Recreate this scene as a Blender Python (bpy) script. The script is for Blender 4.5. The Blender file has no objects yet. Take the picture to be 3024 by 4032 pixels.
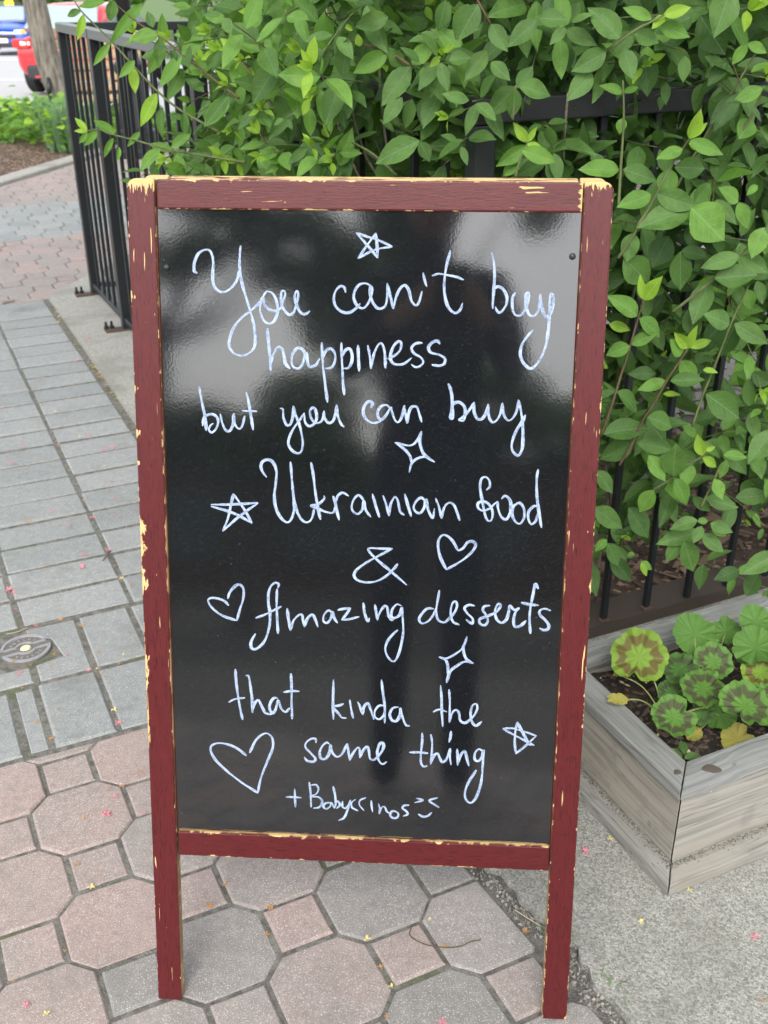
import bpy, bmesh, math, random
import numpy as np
from mathutils import Vector, Matrix
S=bpy.context.scene
COL=S.collection
# ------------------------------------------------ camera, light, exposure
F_PX,PITCH,ROLL,EYE=4170.0,math.radians(27.03),math.radians(-0.21),1.35
fw=Vector((0,math.cos(PITCH),-math.sin(PITCH))); rt=Vector((1,0,0)); up=rt.cross(fw)
rt2=math.cos(ROLL)*rt+math.sin(ROLL)*up; up2=-math.sin(ROLL)*rt+math.cos(ROLL)*up
cam=bpy.data.objects.new('camera',bpy.data.cameras.new('camera')); COL.objects.link(cam)
m=Matrix((rt2,up2,-fw)).transposed().to_4x4(); m.translation=Vector((0,0,EYE)); cam.matrix_world=m
cam.data.sensor_fit='VERTICAL'; cam.data.sensor_height=24; cam.data.lens=24*F_PX/4032
cam.data.clip_start=.05; cam.data.clip_end=400
cam.data.dof.use_dof=True; cam.data.dof.focus_distance=1.55; cam.data.dof.aperture_fstop=6.5
S.camera=cam
SUN_EL,SUN_ROT=math.radians(48),math.radians(188)
W=bpy.data.worlds.new('World'); S.world=W; W.use_nodes=True
nt=W.node_tree; bg=nt.nodes['Background']
sky=nt.nodes.new('ShaderNodeTexSky'); sky.sky_type='NISHITA'; sky.sun_disc=False
sky.sun_elevation=SUN_EL; sky.sun_rotation=SUN_ROT; sky.air_density=1.0; sky.dust_density=3.5; sky.ozone_density=1.0
hs=nt.nodes.new('ShaderNodeHueSaturation'); hs.inputs['Saturation'].default_value=.26
nt.links.new(sky.outputs[0],hs.inputs['Color']); nt.links.new(hs.outputs[0],bg.inputs['Color'])
bg.inputs['Strength'].default_value=0.15
sl=bpy.data.lights.new('sun','SUN'); sl.energy=.55; sl.angle=math.radians(40); sl.color=(1,.965,.91)
so=bpy.data.objects.new('sun',sl); COL.objects.link(so)
# sky texture: rotation 0 = +Y, growing clockwise seen from above
sd=Vector((math.sin(SUN_ROT)*math.cos(SUN_EL),math.cos(SUN_ROT)*math.cos(SUN_EL),math.sin(SUN_EL)))
so.rotation_euler=sd.to_track_quat('Z','Y').to_euler()
S.view_settings.view_transform='Standard'; S.view_settings.look='None'
S.view_settings.exposure=1.6; S.view_settings.gamma=1
S.render.engine='CYCLES'
S.cycles.max_bounces=8; S.cycles.transparent_max_bounces=8
random.seed(11)
# ------------------------------------------------ helpers
def tag(o,label=None,cat=None,group=None,kind=None):
    if label:o['label']=label
    if cat:o['category']=cat
    if group:o['group']=group
    if kind:o['kind']=kind
    return o
def ob(name,data,parent=None,mat=None,loc=None,mw=None):
    o=bpy.data.objects.new(name,data); COL.objects.link(o)
    if parent: o.parent=parent
    if mat is not None and data is not None and not data.materials:
        for q in (mat if isinstance(mat,(list,tuple)) else [mat]): data.materials.append(q)
    if mw is not None: o.matrix_local=mw
    elif loc is not None: o.location=loc
    return o
def thing(name,label,cat,loc=(0,0,0),group=None,rz=0):
    o=bpy.data.objects.new(name,None); COL.objects.link(o); o.location=loc; o.rotation_euler=(0,0,rz); o.empty_display_size=.05
    return tag(o,label,cat,group)
def mesh(name,v,f,uv=None,smooth=False):
    me=bpy.data.meshes.new(name); me.from_pydata([tuple(p) for p in v],[],f); 
    if uv is not None:
        l=me.uv_layers.new(name='UVMap'); 
        idx=np.zeros(len(me.loops),dtype=np.int32); me.loops.foreach_get('vertex_index',idx)
        l.data.foreach_set('uv',np.asarray(uv,dtype=np.float32)[idx].ravel())
    if smooth: me.polygons.foreach_set('use_smooth',[True]*len(me.polygons))
    me.update(); return me
def boxm(sx,sy,sz,bev=0,seg=2,c=(0,0,0)):
    bm=bmesh.new(); bmesh.ops.create_cube(bm,size=1)
    for v in bm.verts: v.co=Vector((v.co.x*sx+c[0],v.co.y*sy+c[1],v.co.z*sz+c[2]))
    if bev: bmesh.ops.bevel(bm,geom=bm.edges[:],offset=bev,segments=seg,affect='EDGES',profile=.6)
    me=bpy.data.meshes.new('box'); bm.to_mesh(me); bm.free(); return me
def tube(pts,rad,n=6,cap=True):
    P=[Vector(p) for p in pts]; v=[];f=[];uv=[]
    R=rad if isinstance(rad,(list,tuple)) else [rad]*len(P)
    nrm=None
    for i,p in enumerate(P):
        t=(P[min(i+1,len(P)-1)]-P[max(i-1,0)]).normalized()
        if nrm is None: nrm=t.orthogonal().normalized()
        nrm=(nrm-t*nrm.dot(t)).normalized(); b=t.cross(nrm)
        for k in range(n):
            a=2*math.pi*k/n; v.append(p+R[i]*(math.cos(a)*nrm+math.sin(a)*b)); uv.append((k/n,i))
    for i in range(len(P)-1):
        for k in range(n): f.append((i*n+k,i*n+(k+1)%n,(i+1)*n+(k+1)%n,(i+1)*n+k))
    if cap: f.append(tuple(range(n-1,-1,-1))); f.append(tuple((len(P)-1)*n+k for k in range(n)))
    return v,f,uv
def tubem(pts,rad,n=6): v,f,uv=tube(pts,rad,n); return mesh('tube',v,f,uv,True)
class Join:
    def __init__(s): s.v=[];s.f=[];s.m=[];s.c=[]
    def add(s,v,f,mi=0,c=0.0):
        o=len(s.v); s.v+= [tuple(p) for p in v]; s.f+=[tuple(i+o for i in q) for q in f]; s.m+=[mi]*len(f); s.c+=[c]*len(v)
    def build(s,name,mats,parent=None,smooth=False):
        me=mesh(name,s.v,s.f,None,smooth); me.polygons.foreach_set('material_index',s.m)
        a=me.attributes.new('rnd','FLOAT','POINT'); a.data.foreach_set('value',s.c)
        return ob(name,me,parent,mats if isinstance(mats,(list,tuple)) else [mats])
def catmull(P,k=6):
    if len(P)<3: return [tuple(p) for p in P]
    Q=[np.array(p,float) for p in P]; Q=[2*Q[0]-Q[1]]+Q+[2*Q[-1]-Q[-2]]; out=[]
    for i in range(1,len(Q)-2):
        a,b,c,d=Q[i-1:i+3]
        for j in range(k):
            t=j/k; out.append(tuple(.5*((2*b)+(c-a)*t+(2*a-5*b+4*c-d)*t*t+(3*b-a-3*c+d)*t**3)))
    out.append(tuple(Q[-2])); return out
# node helper
class NT:
    def __init__(s,name):
        s.m=bpy.data.materials.new(name); s.m.use_nodes=True; s.t=s.m.node_tree; s.b=s.t.nodes['Principled BSDF']; s.o=s.t.nodes['Material Output']
    def n(s,ty,**k):
        q=s.t.nodes.new(ty)
        for a,b in k.items(): setattr(q,a,b)
        return q
    def put(s,sock,v):
        if hasattr(v,'node'): s.t.links.new(v,sock)
        else:
            if isinstance(v,(tuple,list)) and len(v)==3 and sock.type=='RGBA': v=(*v,1)
            sock.default_value=v
    def math(s,op,a,b=0.0,c=None,clamp=False):
        q=s.n('ShaderNodeMath',operation=op); q.use_clamp=clamp; s.put(q.inputs[0],a); s.put(q.inputs[1],b)
        if c is not None: s.put(q.inputs[2],c)
        return q.outputs[0]
    def mix(s,f,a,b,bt='MIX'):
        q=s.n('ShaderNodeMix',data_type='RGBA',blend_type=bt); s.put(q.inputs[0],f); s.put(q.inputs[6],a); s.put(q.inputs[7],b); return q.outputs[2]
    def ss(s,x,a,b,lo=0.0,hi=1.0):
        q=s.n('ShaderNodeMapRange',interpolation_type='SMOOTHSTEP'); s.put(q.inputs[0],x); s.put(q.inputs[1],a); s.put(q.inputs[2],b); s.put(q.inputs[3],lo); s.put(q.inputs[4],hi); return q.outputs[0]
    def co(s,kind='Object'): return s.n('ShaderNodeTexCoord').outputs[kind]
    def pos(s): return s.n('ShaderNodeNewGeometry').outputs['Position']
    def map(s,v,scale=(1,1,1),loc=(0,0,0)):
        q=s.n('ShaderNodeMapping'); s.put(q.inputs[0],v); q.inputs['Scale'].default_value=scale; q.inputs['Location'].default_value=loc; return q.outputs[0]
    def noise(s,v,scale,det=3,rough=.55,dist=0.0,out='Fac'):
        q=s.n('ShaderNodeTexNoise'); s.put(q.inputs['Vector'],v); q.inputs['Scale'].default_value=scale; q.inputs['Detail'].default_value=det; q.inputs['Roughness'].default_value=rough; q.inputs['Distortion'].default_value=dist; return q.outputs[out]
    def vor(s,v,scale,feat='F1',out='Distance'):
        q=s.n('ShaderNodeTexVoronoi',feature=feat); s.put(q.inputs['Vector'],v); q.inputs['Scale'].default_value=scale; return q.outputs[out]
    def sep(s,v): q=s.n('ShaderNodeSeparateXYZ'); s.put(q.inputs[0],v); return q.outputs
    def rnd(s):
        a=s.n('ShaderNodeObjectInfo').outputs['Random']; b=s.n('ShaderNodeAttribute',attribute_name='rnd').outputs['Fac']
        return s.math('FRACT',s.math('ADD',a,b))
    def bump(s,h,st=.3,dist=.001):
        q=s.n('ShaderNodeBump'); q.inputs['Strength'].default_value=st; q.inputs['Distance'].default_value=dist; s.put(q.inputs['Height'],h); s.put(s.b.inputs['Normal'],q.outputs[0]); return q.outputs[0]
    def set(s,**k):
        for a,b in k.items(): s.put(s.b.inputs[{'col':'Base Color','rough':'Roughness','metal':'Metallic','spec':'Specular IOR Level','ior':'IOR','coat':'Coat Weight','coatr':'Coat Roughness','ecol':'Emission Color','estr':'Emission Strength','trans':'Transmission Weight','alpha':'Alpha'}[a]],b)
        return s
def flat(name,col,rough=.6,**k):
    q=NT(name); n=q.noise(q.pos(),14,3); q.set(col=q.mix(n,tuple(c*.82 for c in col),tuple(min(1,c*1.15) for c in col)),rough=rough,**k); return q.m
# paving grid: r runs along the brick rows, c along the brick columns
PSI=math.radians(114.9); RD=Vector((-math.cos(PSI+math.pi/2),-math.sin(PSI+math.pi/2),0)); CD=Vector((math.cos(PSI),math.sin(PSI),0))
def rc(r,c,z=0.0): return RD*r+CD*c+Vector((0,0,z))
GZ=math.atan2(RD.y,RD.x)
def inframe(P,mg=0):
    d=Vector(P)-Vector((0,0,EYE)); z=d.dot(fw)
    if z<.2: return None
    x=1512+F_PX*d.dot(rt2)/z; y=2016-F_PX*d.dot(up2)/z
    return (x,y,z) if -mg<x<3024+mg and -mg<y<4032+mg else None
STROKES=[['you_word',[[(840,10438),(808,10465),(814,10561),(866,10673),(958,10722),(1024,10699),(1054,10572),(1042,10428),(1055,10284),(1120,10213),(1203,10214),(1287,10271),(1347,10352),(1374,10464)],[(1404,10774),(1390,10655),(1387,10496),(1412,10321),(1467,10129),(1514,9968),(1554,9806),(1571,9659),(1558,9528),(1489,9444),(1388,9413),(1288,9449),(1236,9539),(1250,9654),(1311,9786),(1413,9901),(1515,9976),(1599,10050),(1666,10112)],[(1674,10147),(1725,10220),(1799,10197),(1848,10101),(1863,9989),(1829,9875),(1762,9822),(1687,9856),(1644,9953),(1640,10050),(1674,10147),(1690,10067),(1747,10003),(1830,9980),(1896,10013),(1922,10086),(1956,10167),(1951,10223),(1923,10231),(1906,10183),(1913,10070),(1954,9982),(2012,9934),(2062,9967),(2095,10057),(2120,10153),(2121,10218),(2096,10225),(2079,10153),(2103,10057),(2144,9977),(2202,9945),(2268,9982)]]],["can't_word",[[(2720,10226),(2704,10281),(2655,10297),(2597,10240),(2573,10143),(2598,10047),(2672,9984),(2754,9972),(2820,10002),(2877,10051),(2901,10084)],[(3049,10294),(2983,10333),(2902,10324),(2845,10259),(2823,10163),(2863,10067),(2937,10028),(3002,10085),(3042,10182),(3057,10262),(3033,10301),(3028,10214),(3064,10102),(3133,10031),(3215,10056),(3243,10169),(3241,10336)],[(3241,10336),(3273,10217),(3322,10033)],[(3322,10033),(3360,10186),(3408,10282),(3464,10318),(3514,10252),(3549,10125),(3607,10074),(3646,10126),(3676,10246)],[(3688,10468),(3706,10389),(3732,10310)],[(4017,10739),(3984,10606),(3960,10464),(3950,10321),(3971,10162),(4014,10051),(4089,9988),(4153,10021),(4186,10109)],[(3802,10438),(3882,10463),(4012,10445),(4109,10426),(4188,10395)]]],['buy_word',[[(4526,10721),(4557,10612),(4572,10455),(4568,10297),(4562,10139),(4562,10051)],[(4565,10282),(4612,10317),(4678,10291),(4729,10204),(4730,10109),(4687,10029),(4640,9999),(4603,10043),(4597,10067)],[(4832,10245),(4803,10174),(4807,10062),(4843,9975),(4916,9976),(4969,10049),(4997,10160),(4993,10240),(4967,10208),(4976,10081),(5020,9978),(5085,9970),(5130,10051),(5146,10226)],[(5146,10226),(5169,10083),(5214,9964),(5262,9973),(5298,10069),(5311,10196),(5274,10235),(5264,10116),(5267,9973),(5262,9797),(5239,9603),(5181,9440),(5104,9333),(5048,9316),(4972,9380),(4927,9485),(4939,9598),(4992,9696),(5069,9789)]]],['star',[[(2849,10946),(2987,10900),(3100,10870),(3295,10786)],[(3295,10783),(3085,10745),(2875,10640)],[(2875,10640),(2987,10799),(3091,10940)],[(3091,10940),(3109,10800),(3118,10651)],[(3118,10651),(2987,10799),(2849,10946)]]],['happiness_word',[[(1728,9759),(1739,9613),(1754,9449),(1763,9229)],[(1764,9299),(1799,9433),(1859,9524),(1917,9501),(1941,9402),(1957,9320),(2010,9263)],[(2216,9432),(2175,9505),(2109,9520),(2050,9453),(2032,9354),(2057,9280),(2124,9265),(2174,9324),(2217,9456),(2233,9391),(2258,9292),(2341,9310),(2391,9393)],[(2421,9591),(2428,9427),(2438,9279),(2458,9114),(2493,8843)],[(2428,9394),(2474,9493),(2541,9519),(2591,9446),(2583,9347),(2541,9281),(2466,9271)],[(2670,9595),(2674,9431),(2684,9267),(2693,9101),(2709,8940)],[(2677,9415),(2715,9497),(2773,9523),(2807,9450),(2799,9351),(2758,9284),(2691,9275)],[(2882,9565),(2887,9418),(2898,9246)],[(3006,9567),(3032,9437),(3047,9281)],[(3047,9281),(3082,9454),(3138,9578),(3188,9587),(3222,9473),(3233,9293)],[(3264,9405),(3363,9459),(3419,9525),(3426,9607),(3385,9622),(3328,9556),(3297,9458),(3306,9376),(3364,9336),(3463,9346),(3561,9421)],[(3689,9611),(3607,9601),(3559,9544),(3593,9479),(3676,9431),(3710,9375),(3678,9325),(3613,9307),(3563,9339)],[(3911,9606),(3885,9638),(3820,9621),(3772,9555),(3807,9491),(3906,9468),(3981,9420),(3974,9355),(3909,9329),(3826,9339)]]],['but_word',[[(835,9008),(858,8842),(886,8700),(907,8556),(912,8444)],[(866,8508),(884,8604),(933,8645),(1006,8654),(1061,8607),(1067,8528),(1025,8447),(976,8417),(945,8461),(978,8518),(1003,8534)],[(1102,8656),(1124,8545),(1170,8450),(1226,8451),(1268,8548),(1275,8668)],[(1275,8660),(1284,8548),(1331,8477),(1379,8502),(1419,8639)],[(1443,8948),(1473,8822),(1502,8632),(1526,8465)],[(1391,8710),(1487,8704),(1575,8705)]]],['you_word',[[(1882,8748),(1917,8736),(1924,8625),(1963,8538),(2011,8547),(2044,8643),(2053,8778)],[(2053,8778),(2076,8676),(2123,8565),(2157,8422),(2173,8295),(2153,8198),(2105,8168),(2033,8203),(1985,8291),(2002,8387),(2059,8500),(2131,8597),(2195,8694)],[(2195,8678),(2203,8583),(2250,8528),(2314,8553),(2354,8634),(2338,8736),(2298,8767),(2267,8711),(2290,8616),(2346,8570),(2409,8587),(2441,8651),(2449,8723)],[(2449,8723),(2457,8636),(2512,8573),(2568,8606),(2599,8702),(2612,8805)],[(2612,8805),(2631,8655),(2671,8561),(2703,8530)]]],['can_word',[[(3056,8782),(3072,8837),(3024,8860),(2970,8804),(2955,8709),(2995,8631),(3074,8585),(3153,8602),(3215,8651),(3234,8686)],[(3309,8763),(3253,8817),(3183,8800),(3141,8728),(3153,8650),(3200,8635),(3255,8699),(3308,8787),(3317,8748),(3358,8638),(3398,8599),(3436,8640),(3466,8735),(3481,8814)],[(3481,8814),(3498,8704),(3520,8594)],[(3520,8594),(3537,8721),(3575,8800),(3638,8801),(3670,8723),(3704,8613)]]],['buy_word',[[(4037,9098),(4070,9013),(4089,8888),(4077,8747),(4068,8676),(4095,8661),(4104,8732),(4090,8826),(4128,8866),(4190,8867),(4247,8813),(4257,8719),(4236,8640),(4181,8647),(4234,8687),(4302,8767),(4369,8870)],[(4369,8870),(4368,8768),(4406,8675),(4462,8660),(4514,8724),(4546,8850)],[(4546,8850),(4553,8725),(4595,8632),(4649,8641),(4701,8728),(4726,8869)],[(4726,8869),(4747,8729),(4804,8652),(4865,8684),(4908,8779),(4926,8912)],[(4926,8912),(4962,8780),(4989,8624),(5002,8451),(4998,8292),(4954,8204),(4898,8234),(4864,8305),(4876,8417),(4925,8544),(4984,8640),(5019,8722)]]],['sparkle',[[(3706,8487),(3654,8374),(3560,8301),(3367,8336)],[(3367,8336),(3482,8259),(3563,8165),(3583,8085)],[(3558,7955),(3588,8069),(3658,8135),(3752,8161),(3800,8146)],[(3706,8487),(3685,8359),(3728,8216),(3800,8146),(3880,8095)]]],['ukrainian_word',[[(1692,7847),(1644,7911),(1621,7992),(1654,8057),(1727,8075),(1790,8028),(1826,7915),(1812,7752),(1794,7587),(1817,7423),(1888,7292),(1969,7245),(2027,7313),(2052,7429),(2044,7528)],[(2011,8049),(2030,7790),(2053,7544),(2092,7397),(2148,7291),(2221,7251),(2286,7303),(2319,7436)],[(2281,8047),(2309,7878),(2336,7650),(2368,7454),(2400,7298)],[(2449,7612),(2449,7571),(2376,7503),(2279,7476),(2360,7445),(2473,7399),(2570,7393),(2594,7476)],[(2569,7606),(2594,7541),(2618,7411),(2648,7296)],[(2597,7525),(2634,7624),(2698,7659),(2770,7620)],[(2972,7551),(2939,7607),(2891,7631),(2835,7564),(2812,7465),(2844,7400),(2901,7385),(2956,7452),(2972,7551),(2997,7437),(3062,7348)],[(3083,7652),(3125,7506),(3175,7351)],[(3223,7631),(3261,7525),(3304,7371)],[(3304,7371),(3318,7510),(3372,7618),(3413,7578),(3447,7432),(3496,7384)],[(3504,7662),(3542,7532),(3592,7373)],[(3772,7579),(3716,7619),(3653,7568),(3622,7485),(3664,7421),(3720,7422),(3766,7505),(3780,7596),(3815,7458),(3873,7352),(3894,7476)],[(3907,7615),(3949,7510),(3990,7355)],[(3990,7355),(4021,7496),(4083,7562),(4148,7531),(4190,7434),(4225,7334)]]],['food_word',[[(4562,7745),(4600,7786),(4598,7859),(4549,7911),(4494,7889),(4476,7800),(4493,7687),(4521,7557),(4549,7427),(4591,7338),(4639,7348),(4651,7446),(4608,7543),(4543,7587),(4465,7572),(4459,7507),(4516,7467),(4602,7494),(4671,7561),(4709,7594)],[(4709,7594),(4721,7497),(4764,7392),(4829,7361),(4874,7436),(4885,7550),(4858,7631),(4802,7670),(4763,7636)],[(4964,7568),(4917,7535),(4906,7420),(4949,7331),(5013,7308),(5058,7391),(5053,7505),(5003,7577),(4955,7576)],[(5222,7542),(5178,7541),(5117,7475),(5114,7376),(5156,7304),(5210,7346),(5234,7445)],[(5212,8026),(5201,7914),(5210,7704),(5243,7494),(5288,7266)]]],['star',[[(953,7459),(1158,7464),(1370,7478),(1574,7499)],[(1574,7491),(1417,7380),(1268,7260),(1101,7105)],[(1101,7105),(1170,7274),(1215,7457),(1250,7607)],[(1250,7607),(1322,7510),(1417,7363),(1488,7224)],[(1488,7224),(1318,7319),(1156,7381),(953,7434)]]],['ampersand',[[(3350,6925),(3196,6921),(3034,6913),(3133,6786),(3346,6607),(3547,6435)],[(3350,6925),(3229,6855),(3036,6741),(2906,6644),(2850,6558),(2891,6483),(3006,6453),(3152,6474),(3282,6554),(3370,6641),(3423,6713)]]],['heart',[[(4212,6930),(4145,7047),(4063,7120),(3999,7118),(3955,7042),(3963,6909),(4007,6777),(4071,6661)],[(4071,6661),(4201,6741),(4327,6836),(4420,6939),(4442,7014),(4401,7051),(4337,7036),(4283,6960),(4220,6920)]]],['heart',[[(1154,6080),(1097,6138),(998,6170),(906,6167),(880,6123),(928,6038),(1026,5955),(1126,5906),(1267,5867)],[(1267,5867),(1312,6033),(1356,6172),(1366,6293),(1334,6360),(1276,6367),(1209,6305),(1166,6235),(1151,6174)]]],['amazing_word',[[(1830,6341),(1839,6392),(1790,6411),(1731,6355),(1700,6251),(1699,6114),(1719,5977),(1708,5803),(1665,5645),(1605,5538),(1520,5468),(1461,5480),(1454,5568),(1515,5683)],[(1817,6323),(1809,6152),(1813,5945),(1824,5702)],[(1526,5910),(1660,5966),(1777,6030),(1869,6081)],[(1952,6053),(1967,5915),(1994,5752)],[(1994,5752),(2034,5883),(2100,5963),(2150,5973),(2166,5887),(2183,5810)],[(2183,5810),(2225,5924),(2291,5978),(2332,5910),(2365,5811)],[(2556,6020),(2506,6045),(2448,5983),(2440,5896),(2490,5872),(2539,5934),(2560,6029),(2589,5935),(2630,5876)],[(2638,6057),(2720,6077),(2803,6088)],[(2803,6088),(2754,6010),(2688,5921)],[(2688,5921),(2787,5933),(2919,5972)],[(2975,6162),(2992,6034),(3034,5915),(3059,5959)],[(3131,6142),(3149,6039),(3166,5937)],[(3166,5937),(3198,6041),(3254,6128),(3296,6113),(3313,6010),(3355,5943),(3396,5970)],[(3483,6144),(3418,6159),(3361,6080),(3354,5994),(3396,5970),(3461,6015),(3492,6119),(3506,5948),(3514,5776),(3484,5566),(3437,5408),(3388,5354),(3321,5404),(3278,5507),(3294,5612),(3358,5718),(3439,5799)]]],['desserts_word',[[(3909,6115),(3827,6112),(3755,6033),(3724,5955),(3766,5904),(3847,5941),(3910,6029),(3938,6116)],[(3984,6372),(3963,6219),(3950,6082),(3977,5963),(4060,5931),(4132,5994),(4202,6090),(4224,6176),(4199,6226),(4159,6191),(4141,6071),(4174,5943),(4256,5903)],[(4452,6174),(4379,6181),(4323,6136),(4366,6061),(4433,5995),(4435,5926),(4394,5942),(4352,5975)],[(4654,6181),(4590,6170),(4567,6118),(4610,6052),(4637,5967),(4598,5906),(4533,5929),(4531,5989),(4611,6026),(4707,6072),(4769,6125),(4800,6185),(4766,6210),(4729,6124),(4749,6005),(4816,5947),(4880,5992),(4908,6095),(4921,6189),(4980,6132),(5043,6159),(4997,6098),(4977,5995),(4997,5902),(5069,5913),(5139,5983)],[(5281,6437),(5242,6495),(5220,6359),(5195,6189),(5186,6019),(5206,5814)],[(5072,6236),(5170,6214),(5291,6206)],[(5455,6138),(5382,6161),(5318,6134),(5321,6074),(5389,6008),(5440,5942),(5435,5882),(5379,5863),(5329,5887)]]],['sparkle',[[(4367,5735),(4330,5612),(4267,5524),(4105,5422),(4006,5436)],[(4039,5429),(4097,5396),(4125,5292),(4124,5195)],[(4114,5081),(4159,5241),(4256,5331),(4353,5384),(4460,5367)],[(4452,5366),(4368,5423),(4324,5543),(4326,5630)]]],['that_word',[[(1232,5162),(1242,4976),(1264,4762),(1294,4565),(1318,4439)],[(1135,4685),(1221,4733),(1354,4756)],[(1379,5079),(1413,5071),(1436,4929),(1458,4715),(1459,4544)],[(1452,4553),(1492,4681),(1543,4727),(1585,4648),(1634,4551),(1711,4527),(1736,4546)],[(1806,4764),(1764,4771),(1713,4707),(1695,4616),(1736,4546),(1779,4601),(1815,4737),(1856,4622),(1915,4570),(1975,4627)],[(1995,5127),(2002,4950),(2001,4735),(2007,4475)],[(1892,4857),(1993,4878),(2103,4879)]]],['kinda_word',[[(2577,5060),(2574,4882),(2571,4685),(2578,4488)],[(2709,4717),(2642,4688),(2566,4667),(2642,4580),(2693,4519),(2752,4512)],[(2801,4774),(2818,4659),(2848,4516)],[(2910,4752),(2944,4681),(2979,4575)],[(2979,4575),(2995,4683),(3045,4739),(3087,4651),(3131,4509)],[(3272,4712),(3205,4709),(3147,4635),(3148,4546),(3207,4512),(3265,4568),(3286,4658)],[(3230,5083),(3252,4907),(3280,4694),(3283,4461)],[(3464,4701),(3389,4680),(3349,4589),(3383,4501),(3450,4503),(3491,4595),(3493,4684),(3516,4578),(3569,4445),(3619,4429)]]],['the_word',[[(4032,5033),(4050,4848),(4058,4652),(4076,4438)],[(3944,4648),(4024,4686),(4124,4655)],[(4149,4975),(4161,4834),(4165,4674),(4165,4504)],[(4165,4504),(4200,4640),(4248,4686),(4291,4643),(4310,4537),(4378,4503),(4451,4560),(4507,4633),(4538,4724),(4519,4785),(4470,4757),(4449,4649),(4469,4525),(4529,4470),(4602,4530)]]],['star',[[(4896,4443),(5028,4448),(5179,4409),(5347,4353)],[(5347,4353),(5220,4213),(5084,4081)],[(5084,4081),(5062,4225),(5063,4405),(5083,4540)],[(5083,4540),(5154,4408),(5253,4232),(5295,4220)],[(5320,4214),(5133,4309),(4896,4434)]]],['same_word',[[(2337,4134),(2329,4188),(2269,4186),(2201,4128),(2192,4055),(2269,3966),(2328,3895),(2302,3848),(2217,3854),(2174,3907)],[(2516,4123),(2482,4139),(2422,4082),(2388,3990),(2405,3899),(2473,3901),(2524,3995),(2538,4105),(2558,4006),(2618,3935),(2686,3965),(2745,4077),(2770,4133)],[(2770,4133),(2788,4006),(2805,3888)],[(2805,3888),(2847,3990),(2906,4075),(2940,4067),(2944,3957)],[(2945,3939),(2983,4032),(3042,4098),(3068,4035),(3086,3927),(3145,3911),(3229,4006),(3270,4098),(3261,4162),(3219,4151),(3186,4040),(3204,3913),(3256,3851),(3315,3885)]]],['thing_word',[[(3797,4328),(3800,4210),(3786,4028),(3789,3901),(3824,3838),(3874,3849)],[(3634,4040),(3752,4045),(3879,4036)],[(3915,4314),(3934,4216),(3937,4053),(3924,3879)],[(3924,3879),(3964,3999),(4014,4038),(4049,3966),(4084,3913),(4141,3970),(4180,4117)],[(4188,4117),(4182,4008),(4202,3881)],[(4190,4370),(4184,4289),(4169,4216)],[(4280,4112),(4292,3994),(4292,3876)],[(4292,3876),(4325,4014),(4382,4089),(4409,4017),(4447,3873)],[(4632,4099),(4573,4124),(4525,4058),(4528,3968),(4579,3952),(4626,4026),(4637,4117),(4638,3918),(4629,3698),(4593,3494),(4530,3352),(4471,3322),(4419,3375),(4407,3486),(4454,3635),(4549,3808)]]],['heart',[[(1360,3902),(1241,3998),(1105,4057),(968,4070),(881,4029),(865,3946),(927,3819),(1080,3659),(1301,3482),(1515,3342)],[(1515,3342),(1562,3568),(1651,3812),(1731,4018),(1732,4164),(1673,4235),(1605,4232),(1501,4137),(1412,3950)]]],['babyccinos_word',[[(1913,3294),(2025,3299),(2125,3294)],[(2035,3420),(2039,3290),(2045,3149)],[(2242,3532),(2258,3374),(2266,3159)],[(2250,3486),(2336,3498),(2370,3435),(2336,3359),(2250,3318),(2370,3314),(2422,3250),(2387,3165),(2301,3142)],[(2534,3237),(2465,3224),(2439,3167),(2482,3141),(2534,3180),(2551,3237),(2594,3155)],[(2576,3481),(2602,3352),(2611,3240),(2603,3165)],[(2606,3240),(2645,3260),(2671,3205),(2628,3157)],[(2706,3263),(2706,3188),(2749,3162),(2792,3220)],[(2817,3287),(2783,3154),(2732,3020),(2655,2970)],[(2886,3299),(2834,3250),(2843,3175),(2921,3132)],[(3031,3333),(2954,3293),(2946,3217),(3007,3140)],[(3109,3290),(3115,3206),(3128,3123)],[(3212,3248),(3230,3174),(3223,3099)],[(3223,3099),(3256,3194),(3298,3205),(3325,3141),(3360,3114)],[(3453,3146),(3402,3144),(3374,3087),(3412,3042),(3472,3054),(3488,3111),(3436,3149)],[(3631,3248),(3563,3235),(3547,3197),(3599,3153),(3617,3107),(3557,3076)]]],['face',[[(3740,3355),(3826,3331),(3716,3289)],[(4029,3377),(3919,3326),(4049,3233)],[(3770,3114),(3839,3080),(3907,3101),(3949,3146)]]]]
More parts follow.
